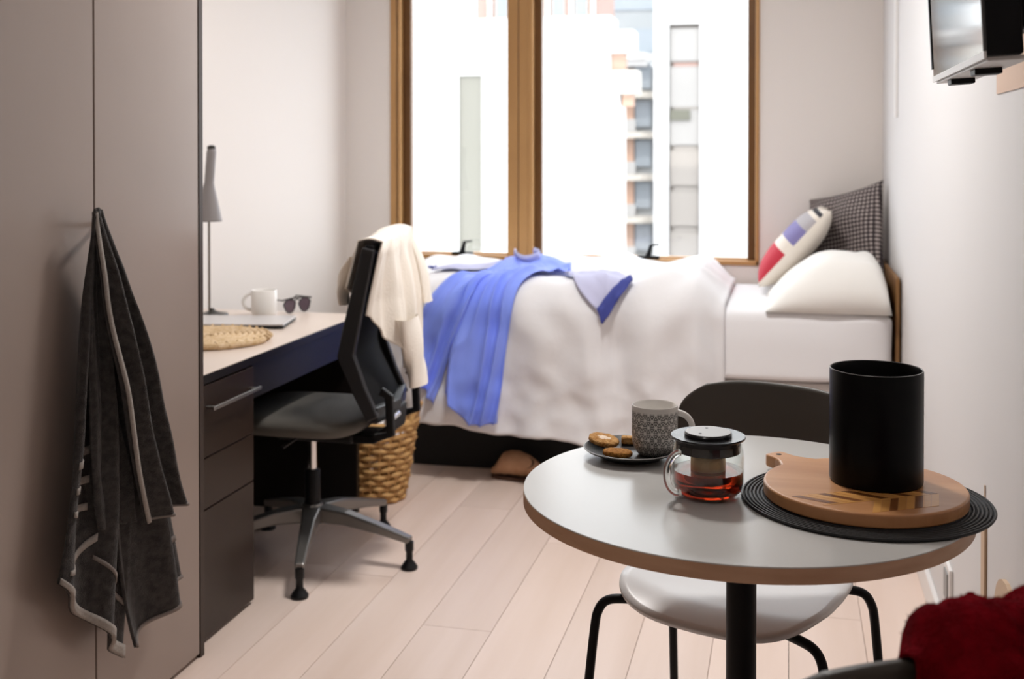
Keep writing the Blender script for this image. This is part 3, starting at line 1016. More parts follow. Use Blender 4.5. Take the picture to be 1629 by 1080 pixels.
def soft_box(x0, x1, y0, y1, z0, z1, e, n=(26, 14), wob=.006, seed=0.0):
    """rounded soft box as a superellipsoid-like grid"""
    mb = MB()
    cx_, cy_, cz_ = (x0 + x1) / 2, (y0 + y1) / 2, (z0 + z1) / 2
    hx, hy, hz = (x1 - x0) / 2, (y1 - y0) / 2, (z1 - z0) / 2

    def fn(u, v):
        a = 2 * PI * u
        b = -PI / 2 + PI * v
        c = lambda w, p: math.copysign(abs(w) ** p, w)
        px = c(math.cos(b), e[1]) * c(math.cos(a), e[0])
        py = c(math.cos(b), e[1]) * c(math.sin(a), e[0])
        pz = c(math.sin(b), e[1])
        w = wob * nz(px * 4 + seed, py * 3, pz * 3)
        return (cx_ + (hx + w) * px, cy_ + (hy + w) * py, cz_ + (hz + w) * pz)
    mb.grid(fn, n[0] * 4, n[1] * 2, closed_u=True)
    return mb


mt = soft_box(-1.62, .378, 4.425, 5.375, .456, .725, (.10, .16), (40, 16), .010).build('mattress', M['sheet'], bd, sm=True, angle=180)

# duvet ------------------------------------------------------------
DXR, DXF, DYB, DYE, RAD = -.235, -1.60, 5.345, 4.475, .115


def duvet_base(a, b):
    """a: distance from the turned-down edge toward the foot; b: distance from the window wall over the front"""
    x = DXR - a
    y = DYB - b
    ox = max(0.0, DXF - x)
    oy = max(0.0, DYE - y)
    x = max(x, DXF)
    y = max(y, DYE)
    edge = smooth(a / .13)
    o_ = math.hypot(ox, oy)
    zt = .745 + .068 * edge
    if o_ < 1e-6:
        n = Vector((0, 0, 1))
        p = Vector((x, y, zt))
    else:
        d = Vector((-ox / o_, -oy / o_, 0))
        rad = RAD * (.55 + .45 * edge)
        if o_ < rad * PI / 2:
            t = o_ / rad
            p = Vector((x, y, zt)) + d * (rad * math.sin(t)) - Vector((0, 0, rad * (1 - math.cos(t))))
            n = d * math.sin(t) + Vector((0, 0, math.cos(t)))
        else:
            p = Vector((x, y, zt - rad - (o_ - rad * PI / 2))) + d * rad
            n = d
    return p, n.normalized()


def duvet_pt(a, b, off=0.0):
    p, n = duvet_base(a, b)
    x = DXR - a
    hang = smooth((b - .95) / .25)
    w = .030 * nz(a * 4.2, b * 3.4, .3) + .014 * nz(a * 9, b * 8, 2.0)
    # hanging folds
    w += hang * (.020 * nz(a * 9.0 + .6 * nz(a * 3, b * 3, 9), b * 1.7, 5.0) + .010 * math.sin(a * 27 + 2 * nz(a * 2, b, 1)))
    # two big swags on the front, and the plumped ridge along the window
    w += .030 * hang * (math.exp(-((x + .84) / .17) ** 2) + .9 * math.exp(-((x + .45) / .15) ** 2) - .5 * math.exp(-((x + .64) / .05) ** 2))
    top = 1 - smooth((b - .8) / .2)
    w += top * (.050 * math.exp(-((x + 1.07) / .16) ** 2 - ((b - .30) / .25) ** 2) + .035 * math.exp(-((x + .80) / .2) ** 2 - ((b - .18) / .16) ** 2)
                + .035 * math.exp(-((x + .42) / .16) ** 2) * (1 + .5 * nz(a * 6, b * 7, 8)))
    # wrinkles low on the hanging side
    low = smooth((b - 1.2) / .2)
    w += low * .012 * nz(a * 14, b * 14, 4.0)
    fade = smooth(a / .05)
    return p + n * (w * (.3 + .7 * fade) + off)


DA = (DXR - DXF) + .42


def duvet_fn(u, v):
    a = DA * u
    hem = 1.520 + .035 * nz(a * 3, 0, 11) + .012 * nz(a * 11, 0, 3)
    x = DXR - a
    hem += .02 * math.exp(-((x + .75) / .3) ** 2)
    return duvet_pt(a, hem * v)


dv = tag(MB().grid(duvet_fn, 150, 130).build('duvet', M['duvet'], None, sm=True, angle=180, solid=.022),
         'rumpled white duvet spilling over the front of the bed', 'duvet')

# shirt ------------------------------------------------------------
shr = thing('blue_shirt', 'crumpled blue long sleeved shirt thrown across the duvet', 'shirt', (-1.2, 4.6, .8), world=True)


def fb(z):
    """duvet distance b of a point hanging at height z"""
    return (DYB - DYE) + RAD * PI / 2 + (.813 - RAD - z)


def ab(x, y=None, z=None):
    return (DXR - x, (DYB - y) if y is not None else fb(z))


def shirt_patch(left, right, folds, amp, ph, lift=.014, hemcurve=None):
    def fn(u, v):
        l = poly(left, v)
        r = poly(right, v)
        a = lerp(l[0], r[0], u)
        b = lerp(l[1], r[1], u)
        if hemcurve:
            b += hemcurve(u) * v * v
        cr_ = abs(math.sin(PI * (u * folds * (.8 + .3 * v) + ph + 1.1 * nz(u * 1.7, v * 1.9, ph) + .35 * v)))
        w = lift + amp * (1 - cr_ ** .75) * (.35 + .65 * v) * (.75 + .5 * nz(u * 2.5, v * 2.2, ph + 7))
        w += .006 * nz(u * 6, v * 6, ph + 3)
        return duvet_pt(a, b, w)
    return fn


# left front panel, right front panel, yoke with collar, two sleeves
MB().grid(shirt_patch([ab(-1.19, y=4.80), ab(-1.25, y=4.58), ab(-1.36, z=.78), ab(-1.44, z=.64), ab(-1.485, z=.50)],
                      [ab(-1.09, y=4.78), ab(-1.12, y=4.58), ab(-1.20, z=.78), ab(-1.285, z=.58), ab(-1.37, z=.325)], 2.4, .050, .3, .014),
          44, 60).build('front_panel', M['shirt'], shr, sm=True, angle=180, solid=-.002)
MB().grid(shirt_patch([ab(-1.15, y=4.80), ab(-1.17, y=4.58), ab(-1.24, z=.76), ab(-1.295, z=.56), ab(-1.32, z=.375)],
                      [ab(-.97, y=4.74), ab(-.96, y=4.55), ab(-1.03, z=.77), ab(-1.075, z=.52), ab(-1.105, z=.235)], 3.4, .055, 2.0, .020,
                      lambda u: .05 * math.sin(u * PI * 1.2)),
          56, 60).build('back_panel', M['shirt'], shr, sm=True, angle=180, solid=-.002)
MB().grid(shirt_patch([ab(-1.20, y=4.90), ab(-1.19, y=4.80), ab(-1.16, y=4.70)],
                      [ab(-.92, y=4.92), ab(-.90, y=4.78), ab(-.90, y=4.64)], 2.5, .018, 1.0, .022),
          40, 24).build('yoke', M['shirt'], shr, sm=True, angle=180, solid=-.002)


def collar(u, v):
    t = u * 1.5 * PI - .3
    c = duvet_pt(DXR + 1.10 + .055 * math.cos(t), DYB - 4.84 + .06 * math.sin(t), .030)
    return (c.x, c.y - .012 * v, c.z + .030 * math.sin(v * PI * .9) + .006 * math.sin(u * 12))


MB().grid(collar, 30, 6).build('collar', M['shirt_lit'], shr, sm=True, angle=180, solid=-.002)
o = MB().grid(shirt_patch([ab(-.92, y=4.80), ab(-.83, y=4.78), ab(-.72, y=4.66), ab(-.585, y=4.43)],
                          [ab(-.90, y=4.66), ab(-.86, y=4.55), ab(-.80, z=.80), ab(-.695, z=.705)], 1.2, .020, .8, .018),
              30, 36).build('sleeve', M['shirt_lit'], shr, sm=True, angle=180, solid=-.002)
sub_origin(o, shr)
MB().grid(shirt_patch([ab(-.600, y=4.455), ab(-.590, y=4.435), ab(-.583, y=4.42)],
                      [ab(-.712, z=.720), ab(-.700, z=.698), ab(-.690, z=.668)], 1.2, .020, .8, .030),
          30, 6).build('cuff', M['shirt_cuff'], o, sm=True, angle=180, solid=-.003)
o = MB().grid(shirt_patch([ab(-1.16, y=4.84), ab(-1.26, y=4.80), ab(-1.38, y=4.74), ab(-1.47, y=4.68)],
                          [ab(-1.17, y=4.70), ab(-1.25, y=4.64), ab(-1.36, y=4.58), ab(-1.44, y=4.54)], 1.2, .014, 2.8, .014),
              30, 36).build('sleeve', M['shirt_lit'], shr, sm=True, angle=180, solid=-.002)
sub_origin(o, shr)
MB().grid(shirt_patch([ab(-1.462, y=4.685), ab(-1.475, y=4.68), ab(-1.483, y=4.675)],
                      [ab(-1.432, y=4.545), ab(-1.443, y=4.54), ab(-1.452, y=4.535)], 1.2, .014, 2.8, .024),
          30, 4).build('cuff', M['shirt_cuff'], o, sm=True, angle=180, solid=-.003)


# pillows ----------------------------------------------------------
def cushion(w, h, t, pinch=.10, n=30, wob=.012, seed=0.0):
    """square cushion in local x,y with thickness along z and drawn-in sides"""
    mb = MB()

    def side(sgn):
        def fn(u, v):
            a, b = 2 * u - 1, 2 * v - 1
            f = ((1 - abs(a) ** 2.6) * (1 - abs(b) ** 2.6)) ** .5
            px = a * w / 2 * (1 - pinch * (1 - b * b) * abs(a) ** 3)
            py = b * h / 2 * (1 - pinch * (1 - a * a) * abs(b) ** 3)
            return (px, py, sgn * (t / 2 * f) + wob * nz(a * 2 + seed, b * 2, sgn + seed) * f)
        return fn
    mb.grid(side(1), n, n)
    mb.grid(side(-1), n, n)
    return mb


def place(o, loc, rot):
    o.rotation_euler = rot
    o.location = loc
    return o


def weld(o):
    bm = bmesh.new()
    bm.from_mesh(o.data)
    bmesh.ops.remove_doubles(bm, verts=bm.verts, dist=.0008)
    bmesh.ops.recalc_face_normals(bm, faces=bm.faces)
    bm.to_mesh(o.data)
    bm.free()
    return o


def wedge_pillow(x0, x1, y0, y1, z0, hmax, n=36):
    """pillow slumped against the headboard: thin toward the middle of the bed, full at the head"""
    mb = MB()

    def side(up):
        def fn(u, v):
            a, b = u, 2 * v - 1
            g = max(0.0, 1 - abs(b) ** 4.0) ** .5
            rise = (1 - (1 - min(1.0, a / .62)) ** 2.0) if a < .62 else 1.0
            endr = max(0.0, 1 - max(0.0, (a - .80) / .20) ** 2.4) ** .5
            h = hmax * (.05 + .95 * rise) * endr * g * min(1.0, (a / .03)) ** .5
            px = lerp(x0, x1, a) + .012 * nz(b * 2, a * 2, 3) * (1 - a)
            py = lerp(y0, y1, v) + .010 * nz(a * 3, b, 5)
            w = .012 * nz(a * 5, b * 4, 1.5 + up) * g * endr
            return (px, py, z0 + h * (.30 if up else .30) + (h * .70 + w if up else -h * .30 * (1 if a > .5 else a / .5) - (h * .30 * (1 - (1 if a > .5 else a / .5)))))
        return fn
    mb.grid(side(True), n, n)
    mb.grid(side(False), n, n)
    return mb


p1 = tag(weld(wedge_pillow(-.085, .372, 4.415, 5.00, .724, .205).build('pillow', M['pillow'], None, sm=True, angle=180)),
         'plump white pillow leaning on the headboard at the front of the bed', 'pillow')
p2 = tag(weld(cushion(.43, .43, .11, .07, 34, .012, 9).build('check_cushion', M['check'], None, sm=True, angle=180)),
         'dark checked cushion standing against the wall behind the white pillow', 'cushion')
place(p2, (.238, 5.17, .955), (0, 0, 0))
p2.rotation_euler = (Matrix.Rotation(R(42), 4, 'Z') @ Matrix.Rotation(R(-76), 4, 'Y') @ Matrix.Rotation(R(14), 4, 'Z')).to_euler()
p3 = tag(weld(cushion(.40, .44, .145, .07, 34, .006, 2).build('printed_cushion', M['printcushion'], None, sm=True, angle=180)),
         'cream cushion with a red band leaning on the checked cushion', 'cushion')
place(p3, (0.025, 5.11, .920), (0, 0, 0))
p3.rotation_euler = (Matrix.Rotation(R(-48), 4, 'Y') @ Matrix.Rotation(R(-90), 4, 'Z')).to_euler()


# ================================================================== BASKET, SLIPPER
bk = thing('wicker_basket', 'round honey wicker basket with loop handles beside the desk end', 'basket', (-1.535, 4.145, 0))


def brad(z):
    return .100 + .052 * (z / .30) ** .9


NR, NS = 12, 22
for j in range(NR):
    z = .014 + j * .0245
    pts = []
    for i in range(NS * 4):
        a = 2 * PI * i / (NS * 4)
        wv = math.cos(a * NS / 2 * 1.0 + (PI if j % 2 else 0))
        r = brad(z) + .0055 * wv
        pts.append((r * math.cos(a), r * math.sin(a), z + .003 * math.sin(a * 5 + j)))
    MB().tube(pts, .0098, 6, closed=True).build('weave_row', M['wicker'], bk, sm=True)
for i in range(NS):
    a = 2 * PI * i / NS
    MB().tube([(brad(z) * math.cos(a), brad(z) * math.sin(a), z) for z in (.004, .1, .2, .295)], .0048, 6).build('stake', M['wicker'], bk, sm=True)
MB().tube([((brad(.305) + .002 * math.sin(i)) * math.cos(2 * PI * i / 60), (brad(.305) + .002 * math.sin(i)) * math.sin(2 * PI * i / 60), .305) for i in range(60)], .014, 8, closed=True).build('rim', M['wicker'], bk, sm=True)
for s in (0, PI):
    pts = []
    for i in range(13):
        t = PI * i / 12
        aa = s + R(8) + .42 * math.cos(t)
        r = .158 + .012 * math.sin(t)
        pts.append((r * math.cos(aa), r * math.sin(aa), .305 + .062 * math.sin(t)))
    MB().tube(pts, .010, 8).build('handle', M['wicker'], bk, sm=True)
MB().lathe([(0, .002), (.098, .002), (.1, .01), (0, .012)], 30, caps=False).build('bottom', M['wicker'], bk)
MB().grid(lambda u, v: ((.125 * v) * math.cos(2 * PI * u), (.125 * v) * math.sin(2 * PI * u), .25 + .05 * (1 - v * v) + .02 * nz(u * 4, v * 4, 2)), 30, 10, closed_u=True).build('laundry', M['sheet'], bk, sm=True, angle=180)

sl = thing('slipper', 'tan suede slipper lying on the floor under the bed', 'slipper', (-1.07, 4.52, 0), R(-4))


def slip(u, v):
    # body rings along its length (toe at -x)
    t = v
    xx = -.105 + .21 * t
    wdt = .046 * (math.sin(PI * min(1, t * .92 + .06)) ** .55)
    hgt = (.088 * math.sin(PI * min(1.0, .16 + t * .72)) ** .9 + .012) * (.45 + .55 * smooth(t * 4))
    a = 2 * PI * u
    return (xx, wdt * math.cos(a), max(.0085, .012 + hgt * .5 + hgt * .5 * math.sin(a) + .003 * nz(t * 9, a, 1)))


MB().grid(slip, 28, 30, closed_u=True).build('upper', M['tan'], sl, sm=True, angle=180)
pts = [(-.108 + .21 * (1 - math.cos(2 * PI * i / 28)) / 2, .050 * math.sin(2 * PI * i / 28)) for i in range(28)]
MB().prism(pts, 0, .011).build('sole', M['tan_dark'], sl)
MB().grid(lambda u, v: (.040 + .040 * v * math.cos(2 * PI * u), -.024 + .026 * v * math.sin(2 * PI * u) * .6, .074 + .022 * v * math.sin(2 * PI * u) - .004 * (1 - v)), 20, 4, closed_u=True).build('opening', M['tan_dark'], sl, sm=True)
MB().tube([(.002, -.030, .078), (-.02, -.034, .062), (-.032, -.040, .045)], .003, 6).build('seam', M['tan_dark'], sl, sm=True)


# ================================================================== TABLE
TX, TY, TZ, TR = -.080, 2.066, .735, .387
tb = thing('round_table', 'round white topped table with brown edge on a black pedestal', 'table', (TX, TY, 0))
MB().lathe([(0, TZ - .026), (TR - .001, TZ - .026), (TR, TZ - .025), (TR, TZ - .002), (0, TZ - .002)], 120, caps=False).build('edge_band', M['tableedge'], tb, sm=True, angle=30)
MB().lathe([(0, TZ - .0022), (TR - .0005, TZ - .0022), (TR - .0005, TZ - .0006), (TR - .0015, TZ), (0, TZ)], 120, caps=False).build('table_top', M['tabletop'], tb, sm=True, angle=30)
MB().lathe([(.0265, .02), (.0265, TZ - .03)], 32).build('column', M['black'], tb, sm=True)
MB().lathe([(.045, 0), (.045, .024), (.03, .034)], 40).build('base_hub', M['black'], tb, sm=True)
for q4 in range(4):
    aq = R(58 + 90 * q4)
    MB().bar([(.03 * math.cos(aq), .03 * math.sin(aq), .014), (.27 * math.cos(aq), .27 * math.sin(aq), .010)], (-math.sin(aq), math.cos(aq), 0), [.05, .036], [.026, .018]).build('base_foot', M['black'], tb, bevel=.003)
MB().box(-.13, .13, -.02, .02, TZ - .033, TZ - .026).box(-.02, .02, -.13, .13, TZ - .033, TZ - .026).build('top_bracket', M['black'], tb)


# ------------------------------------------------------------------ shell chairs
def make_chair(name):
    t = thing(name)

    def seat(u, v):
        a = 2 * PI * u
        p = 2 / 3.6
        ca, sa = math.cos(a), math.sin(a)
        ex = math.copysign(abs(ca) ** p, ca)
        ey = math.copysign(abs(sa) ** p, sa)
        xx = ex * .215 * v * (1.0 - .05 * (ey > 0) * ey)
        yy = ey * .205 * v
        z = .452 + .010 * (xx / .2) ** 2 - .012 * (1 - v * v)
        if yy < -.10:
            z -= .030 * ((-yy - .10) / .105) ** 2
        if yy > .10:
            z += .016 * ((yy - .10) / .105) ** 2
        return (xx, yy, z)
    MB().grid(seat, 64, 14, closed_u=True).build('seat', M['chairseat'], t, sm=True, angle=180, solid=.010)

    def back(u, v):
        a = 2 * u - 1
        b = 2 * v - 1
        # squircle map
        px = a * math.sqrt(1 - .46 * b * b * abs(b) ** 1.0)
        pz = b * math.sqrt(1 - .30 * a * a * abs(a) ** 1.6)
        return (px * .222, .222 + .016 * (b + 1) - .055 * px * px, .715 + pz * .098)
    MB().grid(back, 36, 20).build('backrest', M['chairback'], t, sm=True, angle=180, solid=.011)
    def bend(ps):
        ps = [Vector(p) for p in ps]
        for _ in range(3):
            q = [ps[0]]
            for a_, b2 in zip(ps[:-1], ps[1:]):
                q += [a_.lerp(b2, .25), a_.lerp(b2, .75)]
            ps = q + [ps[-1]]
        return ps

    for s in (-1, 1):
        # front leg: out from under the seat, bend, splay to the floor
        MB().tube(bend([(s * .10, -.115, .424), (s * .19, -.150, .424), (s * .218, -.162, .419), (s * .232, -.168, .400), (s * .238, -.174, .370), (s * .262, -.205, .0)]), .0095, 12).build('leg', M['black'], t, sm=True)
        MB().tube(bend([(s * .10, .115, .424), (s * .185, .150, .424), (s * .212, .162, .419), (s * .224, .168, .400), (s * .230, .176, .370), (s * .245, .225, .0)]), .0095, 12).build('leg', M['black'], t, sm=True)
        MB().tube(bend([(s * .105, .05, .430), (s * .105, .17, .430), (s * .105, .215, .445), (s * .105, .235, .49), (s * .105, .243, .60), (s * .105, .245, .73)]), .009, 10).build('back_support', M['black'], t, sm=True)
    MB().box(-.12, .12, -.13, .13, .424, .432).build('seat_plate', M['black'], t)
    return t


ch = make_chair('dining_chair')
ch.location = (-.100, 2.385, 0)
ch.rotation_euler = (0, 0, R(-19.6))
tag(ch, 'dark shell chair pushed in at the far side of the round table', 'chair', 'shell chairs at the round table')
ch2 = copy_tree(ch)
CH2 = (.062, 1.475, 0)
CH2R = R(180 + 31)
ch2.location = CH2
ch2.rotation_euler = (0, 0, CH2R)
tag(ch2, 'dark shell chair in the near corner carrying the red throw', 'chair', 'shell chairs at the round table')

# ------------------------------------------------------------------ red throw on the near chair
rt = thing('red_throw', 'deep red fleece throw bunched over the near chair back', 'throw', CH2, CH2R)


def throw_fn(u, v):
    # local chair axes: -x is to the right in the picture
    xx = lerp(.082, -.250, u)
    s = lerp(-.36, .34, v)
    curve = .222 + .032 - .055 * (xx / .222) ** 2
    end = smooth(u / .10) * smooth((1 - u) / .05)
    th = .012 + .030 * end + .012 * nz(u * 5, v * 5, 2) + .010 * nz(u * 13, v * 12, 6) + .004 * nz(u * 40, v * 40, 1)
    top = .806
    rr = .010 + th
    if abs(s) < rr * PI / 2:
        t = s / rr
        yy = curve + rr * math.sin(t)
        zz = top - .004 + rr * math.cos(t) + .012 * end
    else:
        sg_ = 1 if s > 0 else -1
        yy = curve + sg_ * rr
        zz = top - .004 - (abs(s) - rr * PI / 2)
    yy -= .016 * min(1.0, max(0.0, (top - zz) / .098))
    yy += .012 if s > .06 else 0
    xx += .012 * nz(v * 4, u * 3, 7) * (1 if u < .15 else .3)
    return (xx, yy, zz)


tb_ = MB().grid(throw_fn, 90, 110).build('fleece', M['throw'], rt, sm=True, angle=180, solid=.004)
pm = MB()
rnd = random.Random(3)
for i in range(9000):
    u, v = rnd.random(), rnd.uniform(.25, .75)
    p = Vector(throw_fn(u, v))
    e = .004
    du = Vector(throw_fn(min(1, u + e), v)) - p
    dv_ = Vector(throw_fn(u, v + e)) - p
    n = du.cross(dv_)
    if n.length < 1e-12:
        continue
    n.normalize()
    if n.z < 0 and abs(n.z) > .3:
        n = -n
    t = Vector((rnd.uniform(-1, 1), rnd.uniform(-1, 1), rnd.uniform(-1, 1))).normalized()
    q = p + n * rnd.uniform(.0012, .003) + t * .0015
    w = n.cross(t).normalized() * .0005
    b0 = len(pm.v)
    pm.v += [tuple(p - w), tuple(p + w), tuple(q)]
    pm.f.append((b0, b0 + 1, b0 + 2))
tag(pm.build('pile', M['throw'], rt), kind='stuff')


# ================================================================== ON THE TABLE
pl = thing('side_plate', 'small black plate with biscuits under the patterned mug', 'plate', (-.298, 2.225, TZ))
MB().lathe([(0, 0), (.056, 0), (.058, .002), (.062, .006), (.088, .0155), (.092, .019), (.0915, .0205), (.087, .0185), (.062, .0105), (.055, .008), (0, .008)], 64, caps=False).build('dish', M['plate'], pl, sm=True, angle=50)
MB().tube([(.0918 * math.cos(2 * PI * i / 64), .0918 * math.sin(2 * PI * i / 64), .0198) for i in range(64)], .0011, 6, closed=True).build('rim', M['lid_top'], pl, sm=True)

mg = thing('patterned_mug', 'white mug printed with a black geometric pattern on the plate', 'mug', (-.252, 2.226, TZ + .0082))
m_ = MB().lathe([(0, 0), (.028, 0), (.034, .004), (.040, .014), (.0435, .026), (.0445, .040), (.0445, .094), (.0435, .0965)], 64, caps=False)
m_.build('body', M['mugprint'], mg, sm=True, angle=70)
MB().lathe([(.0437, .0960), (.0425, .0972), (.041, .0955), (.041, .03), (.036, .012), (0, .008)], 64, caps=False).build('lining', M['ceramic_w'], mg, sm=True, angle=60)
mug_handle(MB(), .044, .096, R(8), .0062, 1.0).build('handle', M['ceramic_w'], mg, sm=True)


def biscuit(name, label, loc, r, h, m, tilt, seed, cream=False):
    t = thing(name, label, 'biscuit', loc, seed, group='biscuits on the plate')
    mb = MB()

    def fn(u, v):
        prof = [(0, h), (.5, h), (.9, h * .98), (.985, h * .80), (1.0, h * .5), (.97, h * .08), (.8, 0), (0, 0)]
        rr, zz = prof[min(7, int(round(v * 7)))]
        a = 2 * PI * u
        k = r * rr * (1 + .025 * math.sin(a * 15) * (rr > .85))
        return (k * math.cos(a), k * math.sin(a), zz + .0018 * nz(rr * math.cos(a) * 4 + seed, rr * math.sin(a) * 4, seed) * (zz > h * .5))
    mb.grid(fn, 44, 7, closed_u=True)
    o = mb.build('crumb', m, t, sm=True, angle=180, sub=1)
    if cream:
        MB().grid(lambda u, v: (r * .5 * v * math.cos(2 * PI * u), r * .5 * v * math.sin(2 * PI * u) * .8, h + .0012 - .0015 * v), 20, 3, closed_u=True).build('cream', M['icing'], t, sm=True)
    t.rotation_euler = (tilt[0], tilt[1], 0)
    return t


biscuit('biscuit', 'pale iced biscuit resting on the left rim of the plate', (-.357, 2.254, TZ + .0175), .031, .011, M['biscuit_p'], (R(4), R(10)), 1.0, True)
biscuit('biscuit', 'golden oat biscuit at the front of the plate', (-.319, 2.186, TZ + .0115), .029, .011, M['biscuit'], (R(-4), R(2)), 5.0)
sb = thing('shortbread_finger', 'pale shortbread finger behind the mug on the plate', 'biscuit', (-.290, 2.290, TZ + .0105), R(8), group='biscuits on the plate')
MB().box(-.036, .036, -.010, .010, 0, .014).build('finger', M['biscuit_p'], sb, bevel=.003)
for i in range(5):
    MB().lathe([(.0015, 0), (.0012, .0006)], 8, (-.026 + i * .013, 0, .0139)).build('prick', M['biscuit'], sb)

# teapot --------------------------------------------------------------
tp = thing('glass_teapot', 'small glass teapot of dark tea with a black lid', 'teapot', (-.135, 2.010, TZ))
RT = .062
outer = [(0, .0), (.046, .0), (.053, .003), (.059, .010), (RT, .022), (RT, .068), (.0605, .080), (.0585, .088), (.0585, .093)]
inner = [(.0572, .093), (.0572, .088), (.0585, .080), (.060, .068), (.060, .023), (.057, .012), (.050, .006), (0, .005)]
MB().lathe(outer + inner, 72, caps=False).build('glass_body', M['teaglass'], tp, sm=True, angle=50)
MB().lathe([(0, .0052), (.050, .0062), (.0568, .0122), (.0597, .0232), (.0597, .046), (0, .046)], 72, caps=False).build('tea', M['tea'], tp, sm=True, angle=50)
ho = []
for i in range(21):
    a = R(-80) + R(160) * i / 20
    ho.append((.050 + .034 * math.cos(a) ** .8 if math.cos(a) > 0 else .05, 0, .046 + .036 * math.sin(a)))
MB().tube([(.058, 0, .012)] + ho[1:-1] + [(.058, 0, .081)], .0062, 12).xf(Matrix.Rotation(R(218), 4, 'Z')).build('handle', M['glass_solid'], tp, sm=True)
MB().lathe([(.0300, .088), (.0300, .030), (.028, .027), (0, .027)], 48, caps=False).build('infuser', M['infuser'], tp, sm=True, solid=.0008)
ld = MB().lathe([(.050, .076), (.0555, .078), (.0555, .094), (.0555, .0985), (.0635, .101), (.0645, .103), (.0635, .105), (.044, .1035), (.0, .1035)], 72).build('lid', M['lid'], tp, sm=True, angle=40)
MB().lathe([(.0405, .1032), (.0410, .108), (.0395, .1105), (0, .1105)], 60, caps=False).build('lid_disc', M['lid'], ld, sm=True, angle=30)
MB().lathe([(0, .1106), (.0385, .1106), (.0390, .1110), (.0385, .1114), (0, .1114)], 60, caps=False).build('lid_plate', M['lid_top'], ld, sm=True, angle=30)
for px_, py_ in ((-.004, .022), (-.012, -.020)):
    MB().lathe([(.0028, .1112), (.0028, .1118)], 12, (px_, py_, 0)).build('vent_hole', M['black'], ld)

# placemat --------------------------------------------------------------
pmx, pmy = .128, 2.035
mt_ = thing('round_placemat', 'black woven cord placemat overhanging the right of the table', 'placemat', (pmx, pmy, TZ))
MB().lathe([(0, .0004), (.205, .0004), (.205, .0022), (0, .0022)], 80, caps=False).build('backing', M['matblack'], mt_)
m_ = MB()
r = .010
while r < .207:
    nseg = max(16, int(40 + r * 300))
    m_.tube([(r * math.cos(2 * PI * i / nseg), r * math.sin(2 * PI * i / nseg), .0034) for i in range(nseg)], .0028, 6, closed=True)
    r += .0065
tag(m_.build('cord_rings', M['matblack'], mt_, sm=True), kind='stuff')

# cutting board --------------------------------------------------------
BZ = TZ + .0064
cbx, cby = .1266, 2.040
cb = thing('cutting_board', 'round acacia cutting board with a short handle on the placemat', 'cutting board', (cbx, cby, BZ))
RB = .168
ha = math.atan2(2.198 - 2.04, -.0137 - .1266)
pts = []
n = 90
gap = R(14)
for i in range(n + 1):
    a = ha + gap + (2 * PI - 2 * gap) * i / n
    pts.append((RB * math.cos(a), RB * math.sin(a)))
ch_, sh_ = math.cos(ha), math.sin(ha)


def hp(l, w):
    return (l * ch_ - w * sh_, l * sh_ + w * ch_)


side = [(RB + .010, .031), (RB + .020, .025), (RB + .034, .0215), (RB + .058, .021), (RB + .066, .017)]
pts += [hp(l, -w) for l, w in side] + [hp(l, w) for l, w in reversed(side)]
MB().prism(pts, 0, .0225).build('board_body', M['board'], cb, bevel=.0035, seg=3)
hl = hp(RB + .048, 0)
MB().lathe([(.0055, .0222), (.0055, .0228), (.0, .0228)], 16, (hl[0], hl[1], 0)).build('hanging_hole', M['black'], cb)


# chevron inlay staves across the middle of the board
def clip_disc(pg, rad):
    return all(math.hypot(x, y) < rad for x, y in pg)


axis = R(30)
ca, sa = math.cos(axis), math.sin(axis)
ns = 15
for side_ in (-1, 1):
    for i in range(ns):
        t0 = -.115 + i * .0155
        q = []
        for (t, w) in ((t0, .002), (t0 + .0145, .002), (t0 + .0145 - .040, .056), (t0 - .040, .056)):
            x_, y_ = t, side_ * w
            q.append((x_ * ca - y_ * sa + .015, x_ * sa + y_ * ca - .088))
        if clip_disc(q, RB - .006):
            MB().prism(q, .0222, .0229).build('stave', M['stave_l'] if (i * 7 + (side_ > 0)) % 3 else M['stave_d'], cb)
q = [(t * ca - w * sa + .015, t * sa + w * ca - .088) for t, w in ((-.10, -.0018), (.10, -.0018), (.10, .0018), (-.10, .0018))]
MB().prism(q, .0222, .0230).build('spine_strip', M['stave_l'], cb)

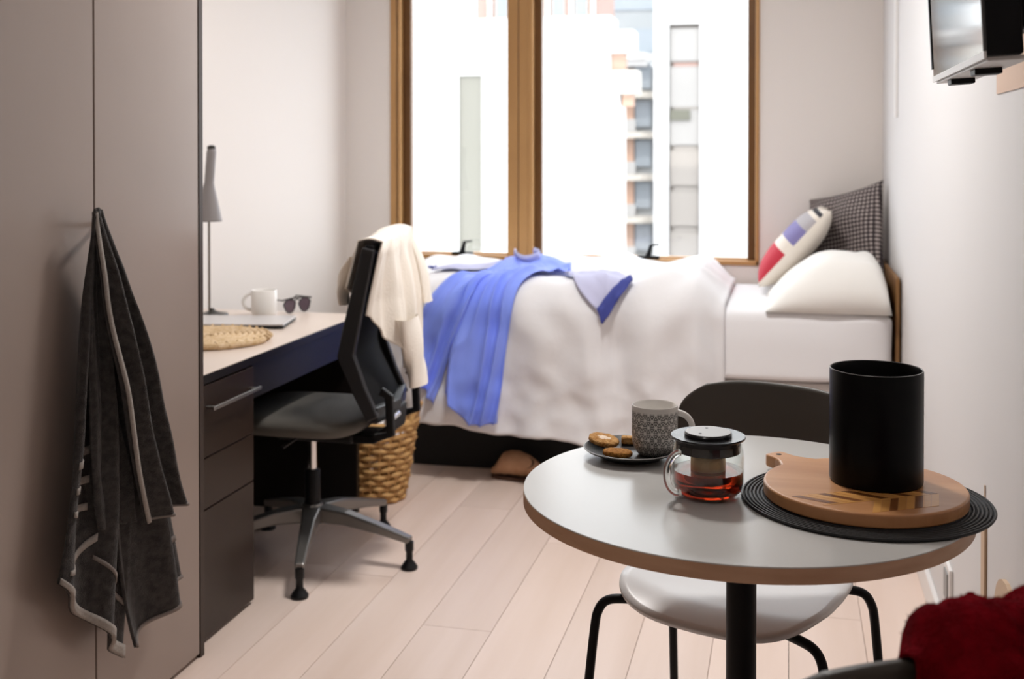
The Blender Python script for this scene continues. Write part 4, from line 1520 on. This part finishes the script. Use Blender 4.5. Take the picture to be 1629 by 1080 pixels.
# canister ----------------------------------------------------------------
cn = thing('black_canister', 'tall open black cylinder canister standing on the cutting board', 'canister', (.1475, 2.066, BZ + .0231))
HC = .193
MB().lathe([(0, 0), (.0755, 0), (.0775, .002), (.078, .005), (.078, HC - .002), (.0772, HC), (.0752, HC), (.0745, HC - .002), (.0745, .006), (0, .005)], 96, caps=False).build('body', M['canister'], cn, sm=True, angle=50)
MB().tube([(.0764 * math.cos(2 * PI * i / 90), .0764 * math.sin(2 * PI * i / 90), HC) for i in range(90)], .0011, 6, closed=True).build('rim', M['canister_rim'], cn, sm=True)


# ================================================================== RIGHT WALL
tv = thing('wall_television', 'slim wall mounted television seen from its side, high on the right wall', 'television', (XR, 1.90, 1.46), world=True)
TL = Matrix.Translation((.25, 0, 1.455)) @ Matrix.Rotation(R(-3.0), 4, 'Y') @ Matrix.Translation((-.25, 0, -1.455))
MB().box(.253, .300, 1.620, 2.176, 1.458, 1.86).xf(TL).build('housing', M['black'], tv, bevel=.004)
MB().box(.2505, .2535, 1.628, 2.164, 1.465, 1.85).xf(TL).build('screen', M['tvscreen'], tv)
MB().box(.250, .2535, 1.620, 2.176, 1.455, 1.465).xf(TL).build('lower_bezel', M['tvwhite'], tv)
MB().box(.249, .2535, 2.164, 2.178, 1.478, 1.86).xf(TL).build('side_bezel', M['black'], tv)
MB().box(.256, .312, 1.630, 2.170, 1.452, 1.458).xf(TL).build('underside', M['tvwhite'], tv, bevel=.001)
for y0 in (1.78, 2.03):
    MB().box(.262, .300, y0, y0 + .045, 1.443, 1.453).xf(TL).build('clip', M['black'], tv, bevel=.002)
MB().box(.30, .345, 1.72, 2.08, 1.50, 1.80).xf(TL).build('rear_box', M['black'], tv, bevel=.01)
MB().box(.33, .408, 1.86, 1.94, 1.60, 1.70).build('wall_arm', M['black'], tv)
MB().box(.400, .4095, 1.80, 2.00, 1.55, 1.75).build('wall_plate', M['black'], tv)

pp = tag(MB().box(XR - .0025, XR - .0005, 2.16, 2.487, 1.447, 1.80).build('paper_sheet', M['paper']),
         'peach paper sheet on the wall under the television', 'paper')
ot = thing('wall_outlet', 'small grey outlet low on the right wall past the table', 'outlet', (XR, 3.14, .17), world=True)
MB().box(XR - .010, XR - .0005, 3.09, 3.19, .165, .262).build('plate', M['skirt'], ot, bevel=.002)
MB().box(XR - .014, XR - .010, 3.11, 3.17, .172, .245).build('socket', M['outlet'], ot, bevel=.001)

for o in TEMP:
    if '_org' in o:
        del o['_org']
